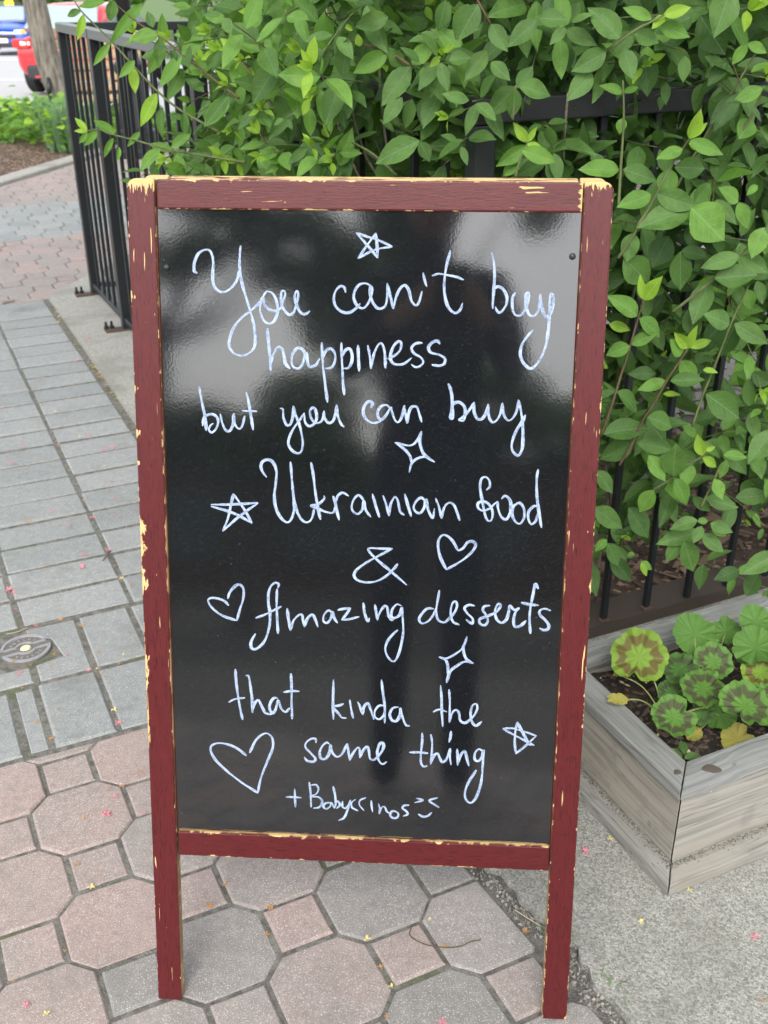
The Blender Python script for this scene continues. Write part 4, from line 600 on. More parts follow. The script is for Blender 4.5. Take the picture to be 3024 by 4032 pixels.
# ------------------------------------------------ planter
def planter():
    Z=.198; t=thing('wooden_planter','weathered grey wooden planter box with mitred rim, planted with geraniums','planter',rc(.9385,.9365,.012),rz=GZ)
    L=1.15; Dp=.475
    # local x along r, y along c, origin = front left skirt corner
    def mitre(name,pts,z0,z1,mat,bev=.0025):
        bm=bmesh.new(); vs=[bm.verts.new((x,y,z0)) for x,y in pts]; f=bm.faces.new(vs); r2=bmesh.ops.extrude_face_region(bm,geom=[f])
        bmesh.ops.translate(bm,verts=[v for v in r2['geom'] if isinstance(v,bmesh.types.BMVert)],vec=(0,0,z1-z0)); bmesh.ops.recalc_face_normals(bm,faces=bm.faces[:])
        bmesh.ops.bevel(bm,geom=bm.edges[:],offset=bev,segments=2,affect='EDGES',profile=.6); me=bpy.data.meshes.new(name); bm.to_mesh(me); bm.free(); return ob(name,me,t,mat)
    def ring(name,o0,o1,i0,i1,z0,z1,ml,mc):
        # o0=(x,y) outer near corner, o1 outer far corner; i0,i1 inner
        g=.0012
        mitre(name,[(o0[0]+g,o0[1]),(o1[0]-g,o0[1]),(i1[0]-g,i0[1]),(i0[0]+g,i0[1])],z0,z1,ml)
        mitre(name,[(o0[0],o0[1]+g),(i0[0],i0[1]+g),(i0[0],i1[1]-g),(o0[0],o1[1]-g)],z0,z1,mc)
        mitre(name,[(o0[0]+g,o1[1]),(i0[0]+g,i1[1]),(i1[0]-g,i1[1]),(o1[0]-g,o1[1])],z0,z1,ml)
        mitre(name,[(o1[0],o0[1]+g),(o1[0],o1[1]-g),(i1[0],i1[1]-g),(i1[0],i0[1]+g)],z0,z1,mc)
    X0,Y0=.0315,.0365; zz=Z-.012
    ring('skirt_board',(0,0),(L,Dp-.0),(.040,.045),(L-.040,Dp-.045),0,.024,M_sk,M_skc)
    ring('side_board',(X0+.005,Y0+.005),(L-X0-.005,Dp-Y0-.005),(X0+.022,Y0+.022),(L-X0-.022,Dp-Y0-.022),.0245,zz-.021,M_wxw,M_wyw)
    ring('rim_board',(X0-.006,Y0-.004),(L-X0+.006,Dp-Y0+.006),(X0+.048,Y0+.050),(L-X0-.048,Dp-Y0-.046),zz-.0205,zz,M_wx,M_wy)
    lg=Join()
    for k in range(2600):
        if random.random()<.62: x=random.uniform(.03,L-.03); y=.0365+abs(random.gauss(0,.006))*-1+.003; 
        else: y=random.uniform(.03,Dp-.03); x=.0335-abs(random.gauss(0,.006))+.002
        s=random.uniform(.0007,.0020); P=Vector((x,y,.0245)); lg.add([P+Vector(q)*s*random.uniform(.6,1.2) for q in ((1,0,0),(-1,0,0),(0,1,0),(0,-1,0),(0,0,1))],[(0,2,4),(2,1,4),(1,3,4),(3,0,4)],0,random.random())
    q=NT('ledge_grit_shade'); q.set(col=q.mix(q.rnd(),(.06,.062,.045),(.22,.21,.17)),rough=1); tag(lg.build('ledge_grit_shade',[q.m],t),kind='stuff')  # dark grit on the skirt ledge, also standing in for its shadow line
    mk=flat('wood_knot',(.085,.07,.055),.8)
    for kx,ky,ka,kb,ro in ((.050,.072,.0075,.0055,.3),(.105,.055,.016,.010,-.5)):
        bm=bmesh.new(); bmesh.ops.create_uvsphere(bm,u_segments=18,v_segments=6,radius=1,matrix=Matrix.Diagonal((ka,kb,.0012,1))); 
        for vv in bm.verts: a_=math.atan2(vv.co.y,vv.co.x); vv.co.x*=1+.15*math.sin(a_*3+kx*90); vv.co.y*=1+.12*math.sin(a_*2+ky*70)
        me=bpy.data.meshes.new('knot'); bm.to_mesh(me); bm.free(); kk=ob('wood_knot',me,t,mk,loc=(kx,ky,zz)); kk.rotation_euler=(0,0,ro)
    n=40;m=16;V=[];F=[]
    for j in range(m+1):
        for i in range(n+1):
            x=.056+(L-.112)*i/n;y=.061+(Dp-.122)*j/m; V.append((x,y,.128+random.uniform(-.006,.008)))
    for j in range(m):
        for i in range(n): a=j*(n+1)+i; F.append((a,a+1,a+n+2,a+n+1))
    ob('potting_soil',mesh('soil',V,F,None,True),t,M_soil)
    d=Join(); Mi=t.matrix_basis
    for k in range(650):
        x=random.uniform(.075,L-.075);y=random.uniform(.08,Dp-.08);s=random.uniform(.0015,.0055); z=.134
        M=Matrix.Rotation(random.uniform(0,6.28),3,'Z')@Matrix.Rotation(random.uniform(-.6,.6),3,'X'); a=random.uniform(.25,1)
        v=[Vector((x,y,z))+M@Vector((p*s*1.6,q*s*a,w*s*.4)) for p,q,w in ((1,0,0),(-1,0,0),(0,1,0),(0,-1,0),(0,0,1),(0,0,-1))]
        d.add(v,[(0,2,4),(2,1,4),(1,3,4),(3,0,4),(2,0,5),(1,2,5),(3,1,5),(0,3,5)],0,random.random())
    q=NT('soil_debris'); r=q.rnd(); q.set(col=q.mix(q.ss(r,.82,.86),q.mix(r,(.06,.03,.02),(.20,.11,.07)),(.55,.47,.34)),rough=.9)
    tag(d.build('soil_debris',[q.m],t),kind='stuff')
planter()
# ------------------------------------------------ leafy shrubs
def leaf_geo(w=.5,fold=.16,curl=.25,rip=.02,seed=0,nl=8,nw=4):
    rd=random.Random(seed); prof=[0,.05,.34,.70,.93,1.0,.93,.72,.40,0] if False else None
    T=[0,.05,.16,.30,.45,.60,.75,.88,1.0]; Wp=[.03,.30,.70,.95,1.0,.88,.62,.30,.0]
    v=[];uv=[];f=[]; tw=rd.uniform(-.25,.25); ph=rd.uniform(0,6)
    for i,t in enumerate(T):
        for k in range(nw+1):
            s=k/nw*2-1; x=s*w/2*Wp[i]; z=abs(s)*fold*w*Wp[i]*.9-curl*t*t*.5+rip*math.sin(t*11+ph+s*2)*abs(s)+tw*s*t*w*.3
            y=t-curl*.12*t*t; v.append((x,y,z)); uv.append((.5+s*.5*Wp[i],t))
    for i in range(len(T)-1):
        for k in range(nw): a=i*(nw+1)+k; f.append((a,a+1,a+nw+2,a+nw+1))
    return v,f,uv
VAR=[leaf_geo(.5,.10+.16*random.random(),random.uniform(-.05,.45),random.uniform(.0,.035),i) for i in range(8)]
VARL=[leaf_geo(.5,.12+.1*random.random(),random.uniform(0,.3),.01,40+i,nw=2) for i in range(5)]
LME={}
def leaf_mesh(i,tone):
    if (i,tone) not in LME:
        v,f,uv=VAR[i]; me=mesh('leaf',v,f,uv,True); me.materials.append(LM[tone]); LME[(i,tone)]=me
    return LME[(i,tone)]
class LeafJoin:
    def __init__(s): s.V=[];s.U=[];s.N=0;s.F=[];s.M=[];s.C=[]
    def add(s,M,tone,k=None):
        v,f,uv=VARL[random.randrange(len(VARL))]; A=np.array(M,float); P=np.array(v)@A[:3,:3].T+A[:3,3]
        s.V.append(P); s.U.append(np.array(uv)); s.F.append(np.array(f)+s.N); s.N+=len(v); s.M+=[tone]*len(f); s.C.append(np.full(len(v),random.random()))
    def build(s,name,parent):
        if not s.N: return None
        V=np.concatenate(s.V);F=np.concatenate(s.F);U=np.concatenate(s.U); me=bpy.data.meshes.new(name)
        me.vertices.add(len(V)); me.vertices.foreach_set('co',V.astype(np.float32).ravel()); me.loops.add(F.size); me.loops.foreach_set('vertex_index',F.astype(np.int32).ravel())
        me.polygons.add(len(F)); me.polygons.foreach_set('loop_start',np.arange(0,F.size,4,dtype=np.int32)); me.polygons.foreach_set('loop_total',np.full(len(F),4,dtype=np.int32))
        me.polygons.foreach_set('material_index',np.array(s.M,dtype=np.int32)); me.polygons.foreach_set('use_smooth',np.ones(len(F),dtype=bool))
        l=me.uv_layers.new(name='UVMap'); l.data.foreach_set('uv',U[F.ravel()].astype(np.float32).ravel())
        a=me.attributes.new('rnd','FLOAT','POINT'); a.data.foreach_set('value',np.concatenate(s.C).astype(np.float32)); me.update(calc_edges=True)
        return tag(ob(name,me,parent,LM),kind='stuff')
def leaf_M(B,T,nrm,wr=.5):
    B=Vector(B);T=Vector(T); y=T-B; L=y.length; y=y/L; n=Vector(nrm); n=(n-y*n.dot(y)).normalized(); x=y.cross(n)
    M=Matrix((x*L*wr/.5,y*L,n*L)).transposed().to_4x4(); M.translation=B; return M
CAMP=Vector((0,0,EYE))
class Shrub:
    def __init__(s,label,loc): s.root=thing('honeysuckle_shrub',label,'shrub',loc,'leafy shrubs growing through the railing'); s.o=Vector(loc); s.L=[]; s.tw=Join(); s.tws=[]
    def leaf(s,M,tone,hero=False): s.L.append((M,tone,hero))
    def twig(s,pts,r,mi=0):
        v,f,_=tube([Vector(p)-s.o for p in pts],r,5); vv=inframe(pts[len(pts)//2],40); P=Vector(pts[len(pts)//2]); s.tws.append(((Vector(pts[0])-Vector(pts[-1])).length/vv[2]*(1 if (vv[0]>2420 or vv[1]<700) else .1)-max(0,P.y-2) if vv else -9,v,f,mi))
    def done(s,cap=300):
        keep=[]
        for q in s.L:
            P=q[0].translation+q[0].col[1].xyz*.6; r_,c_=P.dot(RD),P.dot(CD)
            keep.append(q)
        s.L=keep
        sc=[]
        for i,(M,t,h) in enumerate(s.L):
            P=M.translation; v=inframe(P,60); L=M.col[1].length
            sc.append(1e9 if h else (L/v[2] if v else 0)*(1.0 if not v else (1.5 if (v[0]>2420 or v[1]<700) else .01)) - .02*max(0,P.y-1.9)*(1 if v else 0))
        order=sorted(range(len(s.L)),key=lambda i:-sc[i]); top=set(order[:cap]); J=LeafJoin()
        Mo=Matrix.Translation(-s.o)
        for i,(M,t,h) in enumerate(s.L):
            if i in top: ob('leaf',leaf_mesh(random.randrange(8),t),s.root,mw=Mo@M)
            else: J.add(Mo@M,t)
        s.tws.sort(key=lambda t:-t[0]); ms=[M_twig,M_twigr,M_cane]
        for k,(sc_,v,f,mi) in enumerate(s.tws):
            if k<270 and sc_>-1: ob('stem',mesh('stem',v,f,None,True),s.root,ms[mi])
            else: s.tw.add(v,f,mi,random.random())
        J.build('dense_foliage',s.root); tag(s.tw.build('small_stems',[M_twig,M_twigr,M_cane],s.root,True))
def shoot(sh,p0,d0,L,n,size,tip=True,sag=.25,tone0=1,up_=.2):
    """one leafy shoot: opposite pairs of leaves, small bright ones at the tip"""
    r_,c_=Vector(p0).dot(RD),Vector(p0).dot(CD)
    if .84<r_<1.30 and c_<1.64 and .72<Vector(p0).z<1.13 and random.random()<.85: return
    P=Vector(p0); d=Vector(d0).normalized(); pts=[P.copy()]; roll=random.uniform(0,3.14)
    for i in range(n):
        d=(d+Vector((random.gauss(0,.07),random.gauss(0,.07),random.gauss(0,.05)-sag/n*1.2))).normalized(); P=P+d*(L/n); pts.append(P.copy())
        f=(i+1)/n; roll+=1.57+random.gauss(0,.25)
        sidev=d.orthogonal().normalized(); sidev=Matrix.Rotation(roll,3,d)@sidev
        sz=size*1.1*(1-.5*f**2.2)*random.uniform(.7,1.2)
        tone=tone0
        if tip and f>.8: tone=3; sz*=.75
        elif tip and f>.55: tone=2
        elif random.random()<.18: tone=max(0,min(2,tone0+random.choice((-1,1))))
        for sg in (-1,1):
            if random.random()<.06: continue
            dr=(sidev*sg+d*random.uniform(.25,.6)+Vector((0,0,-random.uniform(.05,.55)))).normalized()
            B=P+dr*.006
            toc=(CAMP-P).normalized(); nn=(toc*random.uniform(.5,1.1)+Vector((0,0,random.uniform(.35,1.1)))+Vector((random.gauss(0,.32),random.gauss(0,.32),random.gauss(0,.25))))
            if abs(nn.normalized().dot(dr))>.9: nn=Vector((0,0,1))
            sh.leaf(leaf_M(B,B+dr*sz,nn,random.uniform(.36,.53)),tone)
        if i==n-1 and tip:
            for k in range(3):
                dr=(d+Vector((random.gauss(0,.3),random.gauss(0,.3),random.uniform(0,.5)))).normalized(); sh.leaf(leaf_M(P,P+dr*size*random.uniform(.3,.5),CAMP-P+Vector((random.gauss(0,.5),0,.3)),.36),3)
    sh.twig(pts,[.0015*(1-.5*i/len(pts)) for i in range(len(pts))],0 if random.random()<.85 else 1)
def shrubs():
    random.seed(21)
    A=Shrub('large leafy green shrub on the right, pushing through the bars above the wooden planter',tuple(rc(1.9,1.95,.02)))
    B=Shrub('green shrub bulging over the railing corner behind the chalkboard top',tuple(rc(1.15,2.1,.02)))
    C=Shrub('shrub with long arching shoots over the railing at left, pale cars showing past it',tuple(rc(1.1,3.0,.02)))
    # surface along the railing: right run and left run
    def put(sh,r,c,z,out,**k):
        p=rc(r,c,z); shoot(sh,p,out,k.get('L',random.uniform(.14,.26)),k.get('n',random.choice((3,4,4,5))),k.get('size',random.uniform(.055,.090)),random.random()<k.get('tip',.3),k.get('sag',random.uniform(.1,.5)),k.get('tone',1))
    def outv(a,b,zup):
        v=RD*a+CD*b; return Vector((v.x+random.gauss(0,.3),v.y+random.gauss(0,.3),zup+random.gauss(0,.3)))
    # right run
    for k in range(800):
        r=random.uniform(1.0,3.1); z=random.uniform(.22,1.75); dep=random.random()**1.6
        if z<.55 and random.random()<.45: continue
        c=1.62-.06+dep*.56
        if z<.7: c=max(c,1.58)
        if .80<z<1.2 and r<1.32: c=max(c,1.70)
        sh=A if r>1.35 else B
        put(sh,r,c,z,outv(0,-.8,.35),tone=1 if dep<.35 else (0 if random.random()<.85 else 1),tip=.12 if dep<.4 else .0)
    for k in range(230):
        put(A if random.random()<.6 else B,random.uniform(.98,2.9),random.uniform(1.67,1.92),random.uniform(.45,1.16),outv(0,-.4,.3),tone=1,tip=.05,size=random.uniform(.06,.09),L=.14)
    for k in range(75):
        put(C if k%3==0 else B,random.uniform(.76,.90),random.uniform(1.85,2.75),random.uniform(.86,1.3),outv(-.7,-.5,.2),tone=1,tip=.35,size=random.uniform(.06,.085))
    for k in range(60):
        r=random.uniform(1.35,2.9); put(A,r,random.uniform(1.50,1.6),random.uniform(.35,1.0),outv(.1,-.6,.4),tone=1,tip=.45,size=random.uniform(.055,.08))
    # low fringe with gaps
    for k in range(90):
        put(A,random.uniform(1.2,3.0),random.uniform(1.58,2.0),random.uniform(.16,.5),outv(0,-.8,.1),tone=1,size=random.uniform(.045,.07),tip=.25)
    # crown above the rail and over the corner
    for k in range(1150):
        s=random.random(); c=1.5+s*2.0; z=random.uniform(.62,1.85) if c<2.3 else random.uniform(.78,1.85)
        o=random.random(); r=.90-.10*max(0,1-s*1.0)+o*.85
        if c<1.75 and z<1.2: r=max(r,1.0); c=max(c,1.70)
        sh=B if c<2.25 else C
        if c>2.6 and random.random()<.25+(c-2.6)*.75: continue
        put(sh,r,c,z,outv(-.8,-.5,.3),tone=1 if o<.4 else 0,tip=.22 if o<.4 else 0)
    # lower growth inside the corner behind the board, down to the bed
    for k in range(110):
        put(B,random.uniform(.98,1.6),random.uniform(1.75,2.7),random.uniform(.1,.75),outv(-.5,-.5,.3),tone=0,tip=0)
    # canopy top beyond the frame
    for k in range(120):
        put(A if k%2 else B,random.uniform(1.0,2.8),random.uniform(1.35,2.1),random.uniform(1.35,1.9),outv(0,-.5,.7),tone=1,tip=.3)
    # leading shoots and leaves that stand out
    for i,pts in enumerate(SHOOTS):
        P=[Vector(p)/1000 for p in pts]; sh=A if P[0].x>.42 else (B if P[0].x>-.25 else C)
        cm=catmull(P,5); n=len(cm); sh.twig(cm,[.0015+.0014*i2/n for i2 in range(n)] if P[0].z>=P[-1].z-1 else .002,0 if i in (9,10,11) else i%2 if P[0].x<.4 else (1 if i in (17,18) else 0))
    for (a,b,c_,d,e_,f_,w,t) in LEAVES:
        Bp=Vector((a,b,c_))/1000;Tp=Vector((d,e_,f_))/1000; toc=(CAMP-Bp).normalized()
        n=toc*1.0+Vector((random.gauss(0,.22),0,.30+random.gauss(0,.15))); sh=A if Bp.x>.42 else (B if Bp.x>-.25 else C)
        sh.leaf(leaf_M(Bp,Tp,n,w/100*1.08),t,True)
    # canes rising from the bed
    for k in range(30):
        sh=(A,B)[k%2]; r=random.uniform(1.25,2.7) if sh is A else random.uniform(1.1,1.5); c=random.uniform(1.85,2.15) if sh is not C else random.uniform(2.5,3.6)
        p=rc(r,c,.0); pts=[p]; d=Vector((random.gauss(0,.12),random.gauss(-.08,.12),1)); 
        for i in range(7): pts.append(pts[-1]+d.normalized()*.2); d=d+Vector((random.gauss(0,.22),random.gauss(.02,.16),0))
        sh.twig(catmull(pts,3),[.006-.0002*i for i in range(22)],2 if random.random()<.65 else 0)
    A.done();B.done();C.done()
shrubs()
# ------------------------------------------------ geraniums
def ger_mat(name,g1,g2,zone,zs):
    q=NT(name); uv=q.sep(q.co('UV')); rr=uv[0]; a=uv[1]; n=q.noise(q.co('Object'),2.4,3); r=q.rnd()
    col=q.mix(n,g1,g2); rz_=q.math('ADD',q.math('ADD',rr,q.math('MULTIPLY',q.math('COSINE',q.math('MULTIPLY',a,56.55)),.055)),q.math('MULTIPLY',q.math('SUBTRACT',q.noise(q.co('Object'),3.2,3),.5),.22))
    z=q.math('MULTIPLY',q.ss(rz_,.40,.50),q.ss(rz_,.74,.84,1,0)); col=q.mix(q.math('MULTIPLY',z,zs),col,zone)
    ve=q.ss(q.math('ABSOLUTE',q.math('SUBTRACT',q.math('FRACT',q.math('MULTIPLY',a,9.0)),.5)),.02,.07,1,0); col=q.mix(q.math('MULTIPLY',ve,.13),col,tuple(min(1,c*1.8) for c in g2))
    q.set(col=col,rough=.6,spec=.3); q.bump(q.math('SUBTRACT',q.noise(q.co('Object'),9,3),ve),.4,.0012)
    t=q.n('ShaderNodeBsdfTranslucent'); q.put(t.inputs['Color'],col); ms=q.n('ShaderNodeMixShader'); ms.inputs[0].default_value=.2
    q.t.links.new(q.b.outputs[0],ms.inputs[1]); q.t.links.new(t.outputs[0],ms.inputs[2]); q.t.links.new(ms.outputs[0],q.o.inputs[0]); return q.m
def geraniums():
    random.seed(4)
    G1,G2=(.060,.145,.026),(.125,.255,.040)
    GM=[ger_mat('geranium_dark',(.042,.108,.024),(.080,.180,.036),(.045,.034,.026),.6),ger_mat('geranium_zoned',G1,G2,(.055,.042,.030),.80),ger_mat('geranium_plain',(.062,.150,.030),(.115,.235,.045),(.1,.2,.05),0),ger_mat('geranium_lime',(.14,.26,.03),(.22,.34,.045),(.12,.06,.03),.8),ger_mat('geranium_yellow',(.27,.30,.05),(.40,.32,.08),(.3,.3,.1),.2)]
    labels=['zoned-leaf geranium at the near left corner of the wooden planter','geranium with large scalloped leaves at the right side of the wooden planter']
    roots=[thing('geranium',labels[0],'potted plant',rc(1.09,1.12,.14),'geraniums in the wooden planter'),thing('geranium',labels[1],'potted plant',rc(1.27,1.13,.14),'geraniums in the wooden planter')]
    stm=[Join(),Join()]
    MST=bark('geranium_stem',(.22,.20,.08),(.30,.34,.12))
    def gm(mi,seed):
        rd=random.Random(seed*7+mi); V=[(0,0,0)];UV=[(0,0)];F=[];nr,na=6,66; ph=rd.uniform(0,6)
        cup=rd.uniform(.15,.38)
        for j in range(1,nr+1):
            rr=j/nr
            for i in range(na+1):
                f=i/na; an=(f*2-1)*math.pi*1.01+math.pi/2
                lob=1+.11*(abs(math.sin(f*math.pi*7+ph))**.7-.6)*rr**2+.045*(abs(math.sin(f*math.pi*24+ph))**.7-.6)*rr**4
                edge=1-.38*math.exp(-((min(f,1-f))/.045)**2)*rr
                R_=rr*lob*edge
                z=cup*rr**2*.6+.065*math.sin(f*math.pi*2*9+ph)*rr**1.5+.05*math.sin(f*math.pi*2*17+ph*2)*rr**2+.14*math.sin(f*math.pi*2*2+ph)*rr**2+(f-.5)*.07*rr
                V.append((R_*math.cos(an),R_*math.sin(an),z)); UV.append((rr,f))
        for i in range(na): F.append((0,1+i,2+i))
        for j in range(nr-1):
            for i in range(na): a=1+j*(na+1)+i; F.append((a,a+na+1,a+na+2,a+1))
        return mesh('geranium_leaf',V,F,UV,True)
    for i,(x,y,z,r,t) in enumerate(GERANIUMS):
        P=Vector((x,y,z))/1000; k=0 if P.x<.66 else 1; root=roots[k]; o=root.matrix_basis.translation
        me=gm(t,i%9); me.materials.append(GM[t])
        toc=(CAMP-P).normalized(); nn=(toc*random.uniform(.5,1)+Vector((random.gauss(0,.22),random.gauss(0,.22),.9))).normalized()
        if i==0: nn=(toc*1.0+Vector((-.1,0,.35))).normalized()
        q=nn.to_track_quat('Z','Y').to_matrix().to_4x4(); q=q@Matrix.Rotation(random.uniform(-2.6,2.6) if i else .0,4,'Z')
        sx=r/1000*1.12; M=Matrix.Translation(P-o)@q@Matrix.Diagonal((sx*(.55 if (t==4 and i in (14,15)) else 1),sx,sx,1))
        ob('leaf',me,root,mw=M)
        b=rc(1.12+.12*random.random(),1.10+.08*random.random(),.14) if k==0 else rc(1.28+.1*random.random(),1.14,.14)
        if i in(0,14,15): b=rc(1.10,1.17,.15)
        mid=(b+P)/2+Vector((0,0,.02)); v,f,_=tube(catmull([b-o,mid-o,P-o-nn*.001],5),.0013,5); ob('stem',mesh('stem',v,f,None,True),root,MST)
    # small weeds in the near corner
    w=thing('seedling','tiny green seedling in the near corner of the wooden planter','seedling',rc(1.04,1.05,.135)); o=w.matrix_basis.translation
    for (dx,dy,h,L,an) in ((.0,.0,.05,.03,1.6),(.0,.0,.04,.035,.2),(.01,.0,.03,.028,-.2),(0,.01,.035,.03,2.6),(.02,-.01,.02,.03,.6)):
        b=Vector((dx,dy,h)); tv=b+Vector((math.cos(an)*L,math.sin(an)*L,.004)); ob('leaf',leaf_mesh(random.randrange(8),1),w,mw=leaf_M(b,tv,(0,-.3,1),.5))
    v,f,_=tube([(0,0,-.01),(0,0,.05)],.0008,5); ob('stem',mesh('stem',v,f),w,M_twig)
geraniums()
# ------------------------------------------------ fallen blossoms and litter
def litter():
    random.seed(9)
    C_=[((.62,.20,.24),(.55,.14,.19)),((.42,.22,.08),(.50,.27,.16)),((.62,.52,.20),(.50,.46,.16))]
    M_=[flat('petal_pink',C_[0][0],.7),flat('petal_brown',C_[1][0],.8),flat('petal_straw',C_[2][0],.8)]
    def fl(k,seed):
        rd=random.Random(seed); V=[];F=[]; n=rd.choice((4,5,5)) if k==0 else rd.choice((3,4,5))
        for i in range(n):
            a=i/n*6.283+rd.uniform(-.35,.35); L=rd.uniform(.007,.0105)*(1 if k==0 else .8); w=rd.uniform(.0012,.0022); h=rd.uniform(.0005,.005)
            d=Vector((math.cos(a),math.sin(a),0)); s=Vector((-d.y,d.x,0)); b=len(V)
            for t,ww,z in ((0,.5,.0015),(.45,1.0,.0015+h*.6),(.8,.9,.0012+h),(1.0,.15,h*.5+.001)):
                V+= [d*L*t-s*w*ww+Vector((0,0,z)),d*L*t+Vector((0,0,z+.0006)),d*L*t+s*w*ww+Vector((0,0,z))]
            for j in range(3):
                for q in range(2): c=b+j*3+q; F.append((c,c+1,c+4,c+3))
        if k==0 and rd.random()<.6:
            v,f,_=tube([(0,0,.002),(rd.uniform(-.01,.01),rd.uniform(-.012,0),.001)],.0007,4); o=len(V); V+=v; F+=[tuple(i+o for i in q) for q in f]
        return mesh('blossom',V,F,None,True)
    ME=[[fl(k,s+k*20) for s in range(6)] for k in range(3)]
    for k in range(3):
        for me in ME[k]: me.materials.append(M_[k])
    lab=[('fallen_blossom','small pink fallen blossom lying on the paving','pink blossoms fallen on the paving','blossom'),('withered_blossom','small brown withered blossom lying on the paving','brown withered blossoms on the paving','blossom'),('dry_petal','small straw-coloured dry petal lying on the paving','straw-coloured petals on the paving','petal')]
    for x,y,k in BLOSSOMS:
        nm,l,g,cat=lab[k]; pp=Vector((x,y,0))/1000; r_,c_=pp.dot(RD),pp.dot(CD)
        wh='on the pale concrete' if r_>.64 else ('on the grey bricks' if 1.75<c_<5.04 else 'on the pinkish pavers'); l=l.replace('on the paving',wh); g=g.replace('on the paving',wh); o=ob(nm,ME[k][random.randrange(6)]); o.location=(x/1000,y/1000,.013 if (Vector((x,y,0))/1000).dot(RD)>.66 else .002)
        o.rotation_euler=(random.uniform(-.15,.15),random.uniform(-.15,.15),random.uniform(0,6.28)); s=random.uniform(.55,1.2)*(1 if k==0 else .85); o.scale=(s,s,s)
        tag(o,l,cat,g)
    # twigs
    def tw(name,label,cat,pts,r,mat):
        v,f,_=tube(catmull(pts,6),r,5); tag(ob(name,mesh(name,v,f,None,True),None,mat),label,cat)
    def g(r,c,z=.004): return tuple(rc(r,c,z))
    tw('curled_stem','thin curled reddish stem lying on a square paver under the sign','plant stem',GP[0],.0009,M_twigr)
    tw('straw','pale straw lying on the dark paver right of the sign','straw',GP[1],.0008,flat('straw_dry',(.5,.45,.32),.8))
    tw('twig','short dark twig lying on the grey bricks by the sign post','twig',GP[2],.0016,M_twigr)
    tw('dry_stalk','dry pale stalk above the metal valve cover','stalk',GP[3],.0014,flat('stalk_dry',(.36,.31,.22),.8))
    st=boxm(.055,.02,.012,.005,3); o=ob('stone_chip',st,None,M_stone); o.location=GP[4][0]; o.rotation_euler=(0,0,.6); tag(o,'small oblong stone on the seam of pink and grey paving','stone')
    # grass tufts and moss in the gaps
    def tuft(r,c,n,h,label):
        V=[];F=[]
        for i in range(n):
            b=rc(r+random.gauss(0,.008),c+random.gauss(0,.012),-.004); a=random.uniform(0,6.28); L=h*random.uniform(.5,1); d=Vector((math.cos(a),math.sin(a),0)); s=Vector((-d.y,d.x,0))*.0009; k=len(V)
            V+=[b-s,b+s,b+d*L*.4+Vector((0,0,L*.6))-s*.8,b+d*L*.4+Vector((0,0,L*.6))+s*.8,b+d*L+Vector((0,0,L*.75))]; F+=[(k,k+1,k+3,k+2),(k+2,k+3,k+4)]
        tag(ob('grass_tuft',mesh('tuft',V,F),None,LM[1]),label,'grass')
    tuft(.735,.945,26,.05,'sparse grass tuft in the gravel gap right of the sign post'); tuft(.755,.83,14,.04,'few grass blades beside the foot of the right sign post')
litter()
